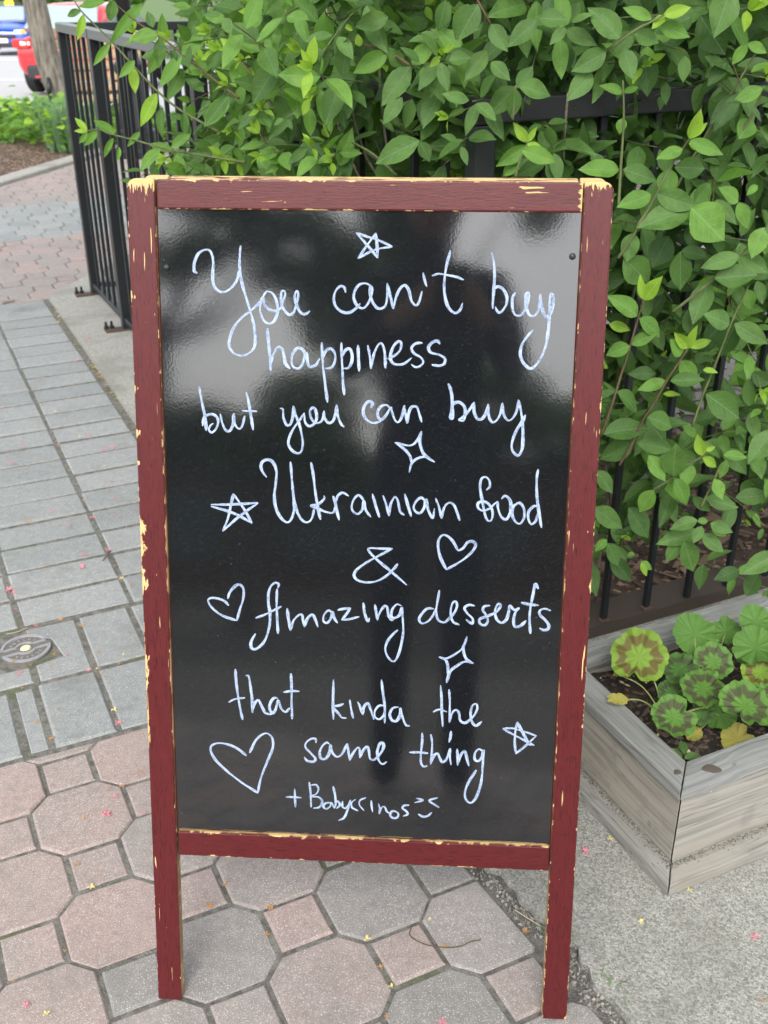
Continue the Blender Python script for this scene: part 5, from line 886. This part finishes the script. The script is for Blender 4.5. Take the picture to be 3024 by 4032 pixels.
def cover():
    P=rc(.103,2.133,0); t=thing('valve_cover','round grey metal valve cover with raised rim arcs, set in the grey bricks','valve cover',P,rz=GZ+.12)
    q=NT('cast_iron_grey'); q.set(col=q.mix(q.noise(q.pos(),120,3),(.26,.25,.27),(.40,.39,.42)),rough=.55,metal=.3); Mc=q.m
    q=NT('cover_recess'); q.set(col=q.mix(q.noise(q.pos(),140,4),(.08,.078,.07),(.20,.19,.17)),rough=.95); Md=q.m
    bm=bmesh.new(); bmesh.ops.create_cone(bm,cap_ends=True,segments=8,radius1=.086,radius2=.086,depth=.012,matrix=Matrix.Translation((0,0,-.0105))@Matrix.Rotation(math.pi/8,4,'Z')); me=bpy.data.meshes.new('box_seat'); bm.to_mesh(me); bm.free(); ob('surround',me,t,Md)
    bm=bmesh.new(); bmesh.ops.create_cone(bm,cap_ends=True,segments=48,radius1=.057,radius2=.056,depth=.008,matrix=Matrix.Translation((0,0,-.0035))); me=bpy.data.meshes.new('disc'); bm.to_mesh(me); bm.free(); ob('disc',me,t,Md)
    def band(a0,a1,r,w,h=.0035,n=24):
        V=[];F=[]
        for i in range(n+1):
            a=a0+(a1-a0)*i/n
            for rr,z in ((r-w/2,0),(r-w/2*.8,h),(r+w/2*.8,h),(r+w/2,0)): V.append((rr*math.cos(a),rr*math.sin(a),z))
        for i in range(n):
            for j in range(3): b=i*4+j; F.append((b,b+1,b+5,b+4))
        return V,F
    for s in (0,math.pi):
        J=Join(); J.add(*band(.16+s,math.pi-.16+s,.051,.008)); J.add(*band(.55+s,math.pi-.55+s,.0215,.006))
        for sg in (1,-1):
            a=Vector((.0485*sg,.011,0)); b=Vector((.0175*sg,.0115,0)); V=[]
            for p in (a,b): V+= [(p.x,p.y-.0028,0),(p.x,p.y-.002,.0035),(p.x,p.y+.002,.0035),(p.x,p.y+.0028,0)]
            V=[tuple(Matrix.Rotation(s,3,'Z')@Vector(v)) for v in V]; J.add(V,[(0,1,5,4),(1,2,6,5),(2,3,7,6)])
        J.build('raised_rim',[Mc],t)
        K=Join()
        for i in range(6):
            a=.75+i*.33+s
            for (u0,v0,u1,v1) in random.sample([(-2,-3,-2,3),(2,-3,2,3),(-2,3,2,3),(-2,-3,2,-3),(-2,0,2,0),(-2,3,2,-3),(0,-3,0,3)],3):
                r0=.0365; M=Matrix.Rotation(a-math.pi/2,3,'Z'); 
                p=M@Vector((u0*.0011,r0+v0*.0013,.001)); q2=M@Vector((u1*.0011,r0+v1*.0013,.001)); v,f,_=tube([p,q2],.0006,4); K.add(v,f)
        K.build('raised_lettering',[Mc],t)
    me=bpy.data.meshes.new('plug'); bm=bmesh.new(); bmesh.ops.create_cone(bm,cap_ends=True,segments=10,radius1=.0125,radius2=.0105,depth=.004,matrix=Matrix.Translation((0,0,.002))@Matrix.Diagonal((1,.8,1,1))); bm.to_mesh(me); bm.free(); ob('cream_plug',me,t,flat('cream_paint',(.72,.68,.42),.7))
cover()
# ------------------------------------------------ street: cars, bench, lamp post, tree, bed planting
def smoothbox(name,secs,parent,mat,n=14,sub=1,p=3.2):
    """loft of rounded sections (y, halfwidth, z0, z1)"""
    V=[];F=[]
    for y,hw,z0,z1 in secs:
        for i in range(n):
            a=2*math.pi*(i+.5)/n; c,s=math.cos(a),math.sin(a)
            x=hw*math.copysign(abs(c)**(2/p),c); z=(z0+z1)/2+(z1-z0)/2*math.copysign(abs(s)**(2/p),s); V.append((x,y,z))
    m=len(secs)
    for j in range(m-1):
        for i in range(n): F.append((j*n+i,j*n+(i+1)%n,(j+1)*n+(i+1)%n,(j+1)*n+i))
    F.append(tuple(range(n-1,-1,-1)));F.append(tuple((m-1)*n+i for i in range(n)))
    me=mesh(name,V,F,None,True); bm=bmesh.new(); bm.from_mesh(me); bmesh.ops.recalc_face_normals(bm,faces=bm.faces[:]); bm.to_mesh(me); bm.free()
    o=ob(name,me,parent,mat); 
    if sub: md=o.modifiers.new('sub','SUBSURF'); md.levels=sub; md.render_levels=sub
    return o
def carpaint(name,c):
    q=NT(name); q.set(col=c,rough=.28,coat=1.0,coatr=.05); return q.m
M_glass=NT('sky_pale_glass').set(col=(.24,.29,.30),rough=.08,spec=.8,ior=1.7).m  # pale bluish base colour stands in for sky reflected in the panes
M_rub=flat('tyre_rubber',(.02,.02,.021),.85); M_blk=flat('black_plastic',(.018,.018,.02),.5); M_alloy=flat('alloy_rim',(.45,.45,.46),.35)
def wheel(t,x,y,r=.33):
    bm=bmesh.new(); bmesh.ops.create_cone(bm,cap_ends=True,segments=32,radius1=r,radius2=r,depth=.21,matrix=Matrix.Rotation(math.pi/2,4,'Y')); bmesh.ops.bevel(bm,geom=[e for e in bm.edges if e.calc_face_angle(0)>1],offset=.03,segments=3,affect='EDGES'); me=bpy.data.meshes.new('wheel'); bm.to_mesh(me); bm.free()
    w=ob('wheel',me,t,M_rub,loc=(x,y,r))
    bm=bmesh.new(); bmesh.ops.create_cone(bm,cap_ends=True,segments=20,radius1=r*.62,radius2=r*.56,depth=.224,matrix=Matrix.Rotation(math.pi/2,4,'Y')); me=bpy.data.meshes.new('rim'); bm.to_mesh(me); bm.free(); ob('rim',me,w,M_alloy)
def bx(name,t,c,s,mat,bev=.015,rot=None):
    o=ob(name,boxm(*s,bev,3),t,mat,loc=c)
    if rot:o.rotation_euler=rot
    return o
M_white=flat('clear_lamp',(.75,.76,.76),.2); M_redl=flat('red_lamp',(.5,.03,.03),.2); M_amb=flat('amber_lamp',(.85,.42,.05),.25); M_plate=flat('number_plate',(.70,.71,.72),.5)
def red_car():
    P=carpaint('red_car_paint',(.50,.012,.020)); y0=20.0
    t=thing('parked_car','red hatchback seen from behind, partly hidden by the tree trunk and the railing','car',(-5.60,y0,rz(y0)),rz=math.radians(-6))
    smoothbox('body',[(0,.62,.42,.80),(.04,.82,.26,1.00),(.22,.90,.22,1.06),(1.1,.92,.20,1.0),(2.6,.92,.20,.98),(3.6,.90,.22,.92),(4.15,.84,.25,.80),(4.3,.66,.35,.66)],t,P)
    smoothbox('cabin',[(.16,.70,.92,1.06),(.62,.66,.92,1.46),(.9,.68,.92,1.50),(2.0,.69,.92,1.50),(2.5,.67,.92,1.44),(3.3,.74,.88,.98)],t,P,p=4)
    # glass
    def quad(name,pts,mat,th=.012):
        c=sum((Vector(p) for p in pts),Vector())/4; n=(Vector(pts[1])-Vector(pts[0])).cross(Vector(pts[3])-Vector(pts[0])).normalized()*th
        v=[Vector(p)+n for p in pts]+[Vector(p)-n for p in pts]; ob(name,mesh(name,v,[(0,1,2,3),(7,6,5,4),(0,4,5,1),(1,5,6,2),(2,6,7,3),(3,7,4,0)]),t,mat)
    quad('rear_window',[(-.66,.20,1.07),(.66,.20,1.07),(.56,.60,1.42),(-.56,.60,1.42)],M_glass,.035)
    for s in (-1,1): quad('side_window',[(s*.715,.7,1.04),(s*.73,2.7,1.02),(s*.66,2.3,1.40),(s*.66,.8,1.42)],M_glass,.02)
    for s in (-1,1):
        bx('tail_lamp',t,(s*.68,.055,.86),(.34,.12,.15),M_redl,.03,(0,0,s*.25)); bx('reversing_lamp',t,(s*.60,.0,.865),(.18,.06,.07),M_white,.02,(0,0,s*.15))
    bx('lower_bumper',t,(0,.03,.40),(1.25,.12,.24),M_blk,.05); bx('bumper_strip',t,(0,-.045,.33),(.95,.04,.035),P,.01)
    bx('number_plate',t,(0,.0,.70),(.40,.03,.13),M_plate,.008); bx('tailgate_trim',t,(0,-.01,.93),(.9,.03,.03),M_blk,.01)
    for x in(-.80,.80): wheel(t,x,.78); wheel(t,x,3.35)
    for s in (-1,1): bx('wing_mirror',t,(s*1.0,2.75,1.02),(.2,.1,.13),P,.03)
def blue_car():
    P=carpaint('blue_car_paint',(.012,.085,.50)); y0=38.8
    x0=-12.75+.0
    t=thing('parked_car','blue car facing the camera at the top left corner, orange lamp glowing pale','car',(x0,y0,rz(y0)),rz=math.radians(8))
    smoothbox('body',[(0,.62,.34,.66),(.06,.82,.24,.80),(.35,.90,.22,.92),(1.15,.92,.20,1.02),(2.6,.92,.20,1.0),(3.9,.90,.22,.98),(4.3,.80,.30,.85)],t,P)
    smoothbox('cabin',[(1.05,.74,.90,1.00),(1.85,.68,.92,1.46),(2.3,.69,.92,1.50),(3.2,.68,.92,1.46),(3.9,.70,.90,1.05)],t,P,p=4)
    v=[(-.66,1.10,1.03),(.66,1.10,1.03),(.58,1.78,1.42),(-.58,1.78,1.42)]; n=Vector((0,-.5,.85))*.04
    V=[Vector(p)+n for p in v]+[Vector(p)-n for p in v]; ob('windscreen',mesh('w',V,[(0,1,2,3),(7,6,5,4),(0,4,5,1),(1,5,6,2),(2,6,7,3),(3,7,4,0)]),t,M_glass)
    bx('bonnet_edge',t,(0,.06,.84),(1.2,.1,.03),P,.01)
    for s in (-1,1): bx('headlight',t,(s*.62,.10,.72),(.40,.16,.14),M_white,.04,(0,0,s*.3)); bx('indicator',t,(s*.72,.05,.745),(.18,.12,.10),M_amb,.03,(0,0,s*.3)); bx('wing_mirror',t,(s*1.0,1.45,1.06),(.22,.12,.15),P,.04)
    bx('grille',t,(0,.0,.60),(.95,.08,.12),M_blk,.03); bx('lower_grille',t,(0,.01,.34),(1.3,.1,.16),M_blk,.04); bx('number_plate',t,(0,-.05,.47),(.42,.02,.13),M_plate,.005)
    for x in(-.80,.80): wheel(t,x,.85); wheel(t,x,3.4)
red_car(); blue_car()
def lamp_post():
    t=thing('lamp_post','black ornate lamp post with fluted base behind the railing','lamp post',(-2.02,9.15,0)); V=[];F=[];n=24
    prof=[(0,.19),(.05,.19),(.07,.165),(.20,.16),(.22,.135),(.62,.105),(.66,.13),(.70,.13),(.74,.085),(.80,.075),(.82,.10),(.86,.10),(.90,.065)]
    for z,r in prof:
        for i in range(n): a=2*math.pi*i/n; rr=r*(1-.10*(i%2)*(.22<=z<=.62)); V.append((rr*math.cos(a),rr*math.sin(a),z))
    for j in range(len(prof)-1):
        for i in range(n): F.append((j*n+i,j*n+(i+1)%n,(j+1)*n+(i+1)%n,(j+1)*n+i))
    ob('fluted_base',mesh('base',V,F),t,M_iron)
    v,f,_=tube([(0,0,.88),(0,0,1.6),(0,0,3.6)],[.062,.055,.045],16); ob('pole',mesh('pole',v,f,None,True),t,M_iron)
    v,f,_=tube([(0,0,3.6),(0,0,3.65),(0,0,3.95),(0,0,4.05)],[.06,.16,.2,.03],12); ob('lantern',mesh('lantern',v,f),t,M_white)
lamp_post()
def bench():
    t=thing('park_bench','tan wooden-slatted bench with black scrolled iron ends behind the railing','bench',(-2.72,10.9,slump(10.9)),rz=.18)
    q=NT('bench_wood'); n=q.noise(q.map(q.co(),(3,40,40)),1,3); q.set(col=q.mix(n,(.30,.17,.08),(.55,.40,.26)),rough=.7); mw=q.m
    for i in range(6): bx('back_slat',t,(0,.30+.03*i,.52+i*.095),(.86,.028,.080),mw,.006,(-.2,0,0))
    for i in range(5): bx('seat_slat',t,(0,-.14+i*.085,.44),(.86,.07,.028),mw,.006)
    for s in(-1,1):
        pts=[(s*.44,-.16,0),(s*.44,-.12,.25),(s*.44,-.16,.44),(s*.44,-.20,.56),(s*.44,-.10,.64),(s*.44,.1,.63),(s*.44,.30,.66),(s*.44,.38,.85),(s*.44,.46,1.06)]
        v,f,_=tube(catmull(pts,5),.022,8); e_=ob('iron_end',mesh('end',v,f,None,True),t,M_iron); v,f,_=tube(catmull([(s*.44,.42,0),(s*.44,.34,.2),(s*.44,.28,.44),(s*.44,.1,.40),(s*.44,-.12,.42)],5),.02,8); ob('iron_leg',mesh('leg',v,f,None,True),t,M_iron)
bench()
# leaf-clump crowns
def clumps(name,parent,cen,rad,n,size,mats,o,seed,shell=.45):
    rd=random.Random(seed); J=Join()
    subs=[(Vector(cen)+Vector((rd.gauss(0,.5)*rad[0],rd.gauss(0,.5)*rad[1],rd.gauss(0,.45)*rad[2])),rd.uniform(.25,.5)) for _ in range(16)]
    for k in range(n):
        c0,rr=subs[k%16]; d=Vector((rd.gauss(0,1),rd.gauss(0,1),rd.gauss(0,1))).normalized()*(rr*rd.uniform(shell,1))
        P=c0+Vector((d.x*rad[0],d.y*rad[1],d.z*rad[2]))-Vector(o); s=size*rd.uniform(.6,1.3)
        a=Vector((rd.gauss(0,1),rd.gauss(0,1),rd.gauss(0,.5))).normalized(); b=a.orthogonal().normalized(); b=Matrix.Rotation(rd.uniform(0,6.28),3,a)@b
        J.add([P-a*s,P+b*s*.45-a*s*.1,P+a*s,P-b*s*.45-a*s*.1],[(0,1,2,3)],rd.randrange(len(mats)),rd.random())
    return J.build(name,mats,parent)
def tree(label,loc,h,r,cen,rad,n,size,seed,trunkpts=None):
    t=thing('tree',label,'tree',loc); rd=random.Random(seed)
    pts=trunkpts or [(0,0,-.1),(0,0,h*.4),(.05,0,h*.8),(0,.05,h)]
    v,f,_=tube(catmull(pts,5),[r*(1.12-.35*i/(5*(len(pts)-1))) for i in range(5*(len(pts)-1)+1)],14)
    tr=ob('trunk',mesh('trunk',v,f,None,True),t,M_bark)
    top=Vector(pts[-1])
    for k in range(7):
        e=Vector(cen)-Vector(loc)+Vector((rd.gauss(0,.4)*rad[0],rd.gauss(0,.4)*rad[1],rd.gauss(0,.4)*rad[2])); b0=Vector(pts[-2]).lerp(top,rd.random()); v,f,_=tube(catmull([b0,(b0+e)/2+Vector((0,0,-.2)),e],4),[r*.35*(1-.1*i) for i in range(9)],6); ob('limb',mesh('limb',v,f,None,True),tr,M_bark)
    c=clumps('crown',t,cen,rad,n,size,[LM[0],LM[1],LM[2]],loc,seed); return t
tree('street tree with rough grey leaning trunk standing in the flower bed',(-3.04,10.8,slump(10.8)),4.2,.115,(-3.3,11.0,5.4),(2.4,2.4,1.6),5000,.09,2,[(.13,0,-.2),(.06,0,.2),(-.09,-.0,.7),(-.15,0,1.25),(-.25,0,2.2),(-.3,.1,4.0)])
def bed():
    random.seed(12)
    J=LeafJoin(); o=Vector((-3.9,9.6,0))
    root=None
    for k in range(9000):
        y=random.uniform(8.2,12.6); 
        kk=(y-7.748)/.998; cx=-2.716+.263*kk-.15
        # planting starts some way in from the curb
        x=cx-random.uniform(.05,3.2)
        if (x+2.60)**2+(y-9.3)**2<.03: continue
        if y<9.35+.35*math.sin(x*3)-.1*(x+3) : continue
        hh=.30+.10*math.sin(x*5.1+y*3)+.07*math.sin(x*13+y*9); z=slump(y)+hh*random.random()**.5+.02
        if random.random()<.01: z+=.1
        P=Vector((x,y,z)); a=random.uniform(0,6.28); d=Vector((math.cos(a),math.sin(a),random.uniform(-.5,.3))).normalized(); J.add(leaf_M(P-o,P-o+d*random.uniform(.05,.10),Vector((random.gauss(0,.5),random.gauss(-.3,.4),1)),.75),random.choice((1,2,2,3)))
    for k in range(500):
        y=random.uniform(8.2,9.8); kk=(y-7.748)/.998; x=-2.716+.263*kk-.15-random.uniform(.2,2.5)
        if math.sin(x*9)+math.sin(y*11)<.7: continue
        P=Vector((x,y,slump(y)+random.uniform(.04,.16))); a=random.uniform(0,6.28); d=Vector((math.cos(a),math.sin(a),.3)).normalized(); J.add(leaf_M(P-o,P-o+d*.06,Vector((0,0,1)),.6),random.choice((1,2)))
    r=J.build('ground_cover',None); r.location=o; tag(r,'bright green leafy ground cover filling the flower bed')
    V=[];F=[];MI=[]
    t=thing('daffodil_clump','clump of narrow upright blue-green leaves at the foot of the tree','plant',(-2.60,9.3,.03))
    for k in range(380):
        b=Vector((random.gauss(0,.075),random.gauss(0,.09),0)); L=random.uniform(.26,.46); d=Vector((b.x*1.2+random.gauss(0,.09),b.y*1.2+random.gauss(0,.09),1)).normalized(); s=Vector((1,random.gauss(0,.5),0)).normalized()*.0045; q=len(V)
        dr=Vector((d.x,d.y,0))*random.uniform(0,.5)*L
        for i,(f,w) in enumerate(((0,1),(.4,1),(.75,.8),(1,.1))): P=b+d*L*f+dr*f*f-Vector((0,0,dr.length*f*f*.6)); V+=[P-s*w,P+s*w]
        F+=[(q,q+1,q+3,q+2),(q+2,q+3,q+5,q+4),(q+4,q+5,q+7,q+6)]
    q=NT('daffodil_leaf'); q.set(col=(.16,.28,.13),rough=.5); tag(ob('leaf_blades',mesh('blades',V,F),t,q.m),kind='stuff')
bed()
# trees and verge across the road
for i,(x,y,s) in enumerate(((-26,53,6),(-17,55,6.5),(-8,54,6),(1,56,7),(11,54,6.5),(22,55,7))):
    tree(('broad leafy tree far across the road, leftmost','leafy tree across the road above the blue car','leafy tree across the road above the red car','tall leafy tree across the road behind the shrubs','leafy tree across the road, second from the right','rightmost leafy tree across the road')[i],(x,y,rz(48)),s*.5,.22,(x,y,s*.42),(s*.8,s*.55,s*.55),2600,.42,30+i)
tb=thing('yellow_sign','small round yellow sign at the far side of the road above the blue car','sign',(-14.9,47,rz(47)))
v,f,_=tube([(0,0,0),(0,0,2.6)],.04,8); ob('pole',mesh('pole',v,f),tb,M_iron); bm=bmesh.new(); bmesh.ops.create_cone(bm,cap_ends=True,segments=24,radius1=.19,radius2=.19,depth=.03,matrix=Matrix.Translation((0,-.06,1.62))@Matrix.Rotation(math.pi/2,4,'X')); me=bpy.data.meshes.new('disc'); bm.to_mesh(me); bm.free(); ob('disc',me,tb,flat('sign_yellow',(.85,.62,.04),.5))
# pale wall at the end of the terrace
wl=thing('hedge','dark green hedge closing the far end of the terrace behind the shrubs','hedge',(3.4,9.3,0))
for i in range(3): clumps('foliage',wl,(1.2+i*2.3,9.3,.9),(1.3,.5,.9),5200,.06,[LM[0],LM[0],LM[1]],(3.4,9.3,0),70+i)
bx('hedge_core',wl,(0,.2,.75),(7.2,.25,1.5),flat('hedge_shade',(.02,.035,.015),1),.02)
cano=tree('big spreading tree whose canopy shades the sidewalk overhead',(3.4,-3.5,-.05),5.5,.22,(.2,.6,7.2),(5.2,5.4,1.3),9500,.17,90,[(0,0,-.1),(0,.1,2.0),(-.5,.6,4.0),(-1.2,1.4,5.6)])
# what stands behind the photographer and shows in the glossy panel
tree('leafy tree behind the photographer, left in the panel reflection',(-4.6,-11,-.2),3.9,.2,(-4.0,-11,4.7),(1.3,1.2,.7),3500,.13,51)
tree('low bushy tree behind the photographer, middle of the panel reflection',(-2.9,-9.5,-.2),1.3,.13,(-3.1,-9.5,1.95),(1.4,1.1,.6),5000,.11,52)
tree('tall tree behind the photographer, its crown dark in the panel reflection',(-1.5,-12,-.2),4.0,.24,(-1.55,-12,4.0),(1.35,1.4,2.2),8000,.13,53)
tree('spreading tree behind the photographer, right in the panel reflection',(1.9,-10,-.2),2.0,.18,(1.6,-10,2.0),(1.9,1.3,.85),6000,.11,54)
sb=thing('shop_front','long brown low shop front behind the photographer','building',(-4,-15,-.2)); bx('wall',sb,(0,0,1.1),(16,.3,2.2),flat('brown_front',(.22,.15,.10),.8),.01)
for i in range(6): bx('window',sb,(-6.4+i*2.5,.16,1.15),(1.5,.04,1.1),M_glass,.01)
bx('roof',sb,(0,-.6,2.3),(16.6,2.2,.2),M_blk,.02)
# ------------------------------------------------ the photographer
def person():
    o=Vector((-.07,-.42,-.01)); t=thing('person','person in dark navy jacket and trousers holding up a phone, mirrored in the chalkboard','person',o)
    def skin(name,verts,edges,rad,mat,parent,lv=2,root=0):
        me=bpy.data.meshes.new(name); me.from_pydata(verts,edges,[]); q=ob(name,me,parent,mat)
        md=q.modifiers.new('skin','SKIN'); md.use_smooth_shade=True
        for i,r in enumerate(rad): me.skin_vertices[0].data[i].radius=(r,r) if not isinstance(r,tuple) else r
        me.skin_vertices[0].data[root].use_root=True
        s=q.modifiers.new('sub','SUBSURF'); s.levels=lv; s.render_levels=lv; return q
    M_navy=flat('navy_cloth',(.010,.014,.030),.9); M_skin=flat('skin',(.42,.24,.17),.55); M_hair=flat('dark_hair',(.02,.013,.01),.6)
    V=[(0,0,.96),(0,.01,1.10),(0,.01,1.25),(0,0,1.40),(0,.0,1.49),(0,.02,1.56),(0,.035,1.64),(0,.03,1.72),
       (.09,0,.92),(.10,.01,.50),(.10,-.01,.10),(.10,.10,.04),(-.09,0,.92),(-.10,.01,.50),(-.10,-.01,.10),(-.10,.10,.04),
       (.17,-.0,1.42),(.24,.08,1.18),(.16,.30,1.26),(-.17,0,1.42),(-.24,.08,1.18),(-.10,.30,1.26)]
    E=[(0,1),(1,2),(2,3),(3,4),(4,5),(5,6),(6,7),(0,8),(8,9),(9,10),(10,11),(0,12),(12,13),(13,14),(14,15),(3,16),(16,17),(17,18),(3,19),(19,20),(20,21)]
    rad=[(.16,.12),(.145,.11),(.17,.12),(.15,.10),.055,.06,.085,.075,.095,.065,.05,.045,.095,.065,.05,.045,.075,.052,.034,.075,.052,.034]
    b=skin('body',V,E,rad,M_navy,t)
    # head over the collar with simple features
    hd=ob('head',None,t)
    bpy.data.objects.remove(hd)
    bm=bmesh.new(); bmesh.ops.create_uvsphere(bm,u_segments=24,v_segments=16,radius=1)
    for v in bm.verts:
        x,y,z=v.co; k=1-.22*max(0,-z); v.co=Vector((x*.078*k,y*.098*k+(.012 if (abs(x)<.18 and y>.8 and -.25<z<.15) else 0),z*.118))
        if abs(abs(x)-.35)<.14 and y>.7 and .0<z<.25: v.co.y-=.007
    me=bpy.data.meshes.new('head'); bm.to_mesh(me); bm.free(); me.polygons.foreach_set('use_smooth',[True]*len(me.polygons)); h=ob('head',me,t,M_skin,loc=(0,.05,1.655)); h.rotation_euler=(-.25,0,0)
    for s in(-1,1): bx('eye',h,(s*.03,.085,.012),(.022,.012,.010),M_blk,.004); bx('ear',h,(s*.078,-.0,-.0),(.012,.035,.055),M_skin,.005)
    bx('mouth',h,(0,.088,-.058),(.045,.01,.010),flat('lips',(.35,.10,.09),.5),.004); bx('nose',h,(0,.10,-.018),(.020,.022,.035),M_skin,.008)
    bm=bmesh.new(); bmesh.ops.create_uvsphere(bm,u_segments=20,v_segments=14,radius=1)
    for v in bm.verts: v.co=Vector((v.co.x*.088,v.co.y*.105-.018,v.co.z*.112+.022)); 
    bmesh.ops.delete(bm,geom=[v for v in bm.verts if v.co.y>.055 and v.co.z<.075],context='VERTS'); me=bpy.data.meshes.new('hair'); bm.to_mesh(me); bm.free(); ob('hair',me,h,M_hair)
    ph=bpy.data.objects.new('phone',None)
    # hands: palm and five fingers closing on the phone edges
    for s,wx in ((1,.16),(-1,-.10)):
        w=Vector((wx,.30,1.26)); pc=Vector((.07+s*.055,.385,1.315))
        Vh=[w,w.lerp(pc,.6),pc];Eh=[(0,1),(1,2)];Rh=[.026,.03,.026]
        for f in range(4):
            b0=pc+Vector((0,.0,-.025+f*.018)); L=(.058,.068,.064,.05)[f]; i=len(Vh); Vh+=[b0+Vector((s*.008,.018,.0)),b0+Vector((s*.004,.018+L*.35,.003)),b0+Vector((-s*.022,.012+L*.5,.004))]; Eh+=[(2,i),(i,i+1),(i+1,i+2)]; Rh+=[.010,.009,.0075]
        i=len(Vh); Vh+=[pc+Vector((-s*.012,-.004,.02)),pc+Vector((-s*.03,-.004,.045))]; Eh+=[(2,i),(i,i+1)]; Rh+=[.012,.009]
        skin('hand',[tuple(v) for v in Vh],Eh,Rh,M_skin,t,1)
person()
def phone():
    t=ob('phone',boxm(.076,.155,.008,.004,3),None,M_blk); M=cam.matrix_world.copy(); c=M@Vector((.010,-.045,.012)); M.translation=c; t.matrix_world=M
    tag(t,'dark phone held up by the photographer, mirrored in the chalkboard','phone')
phone()
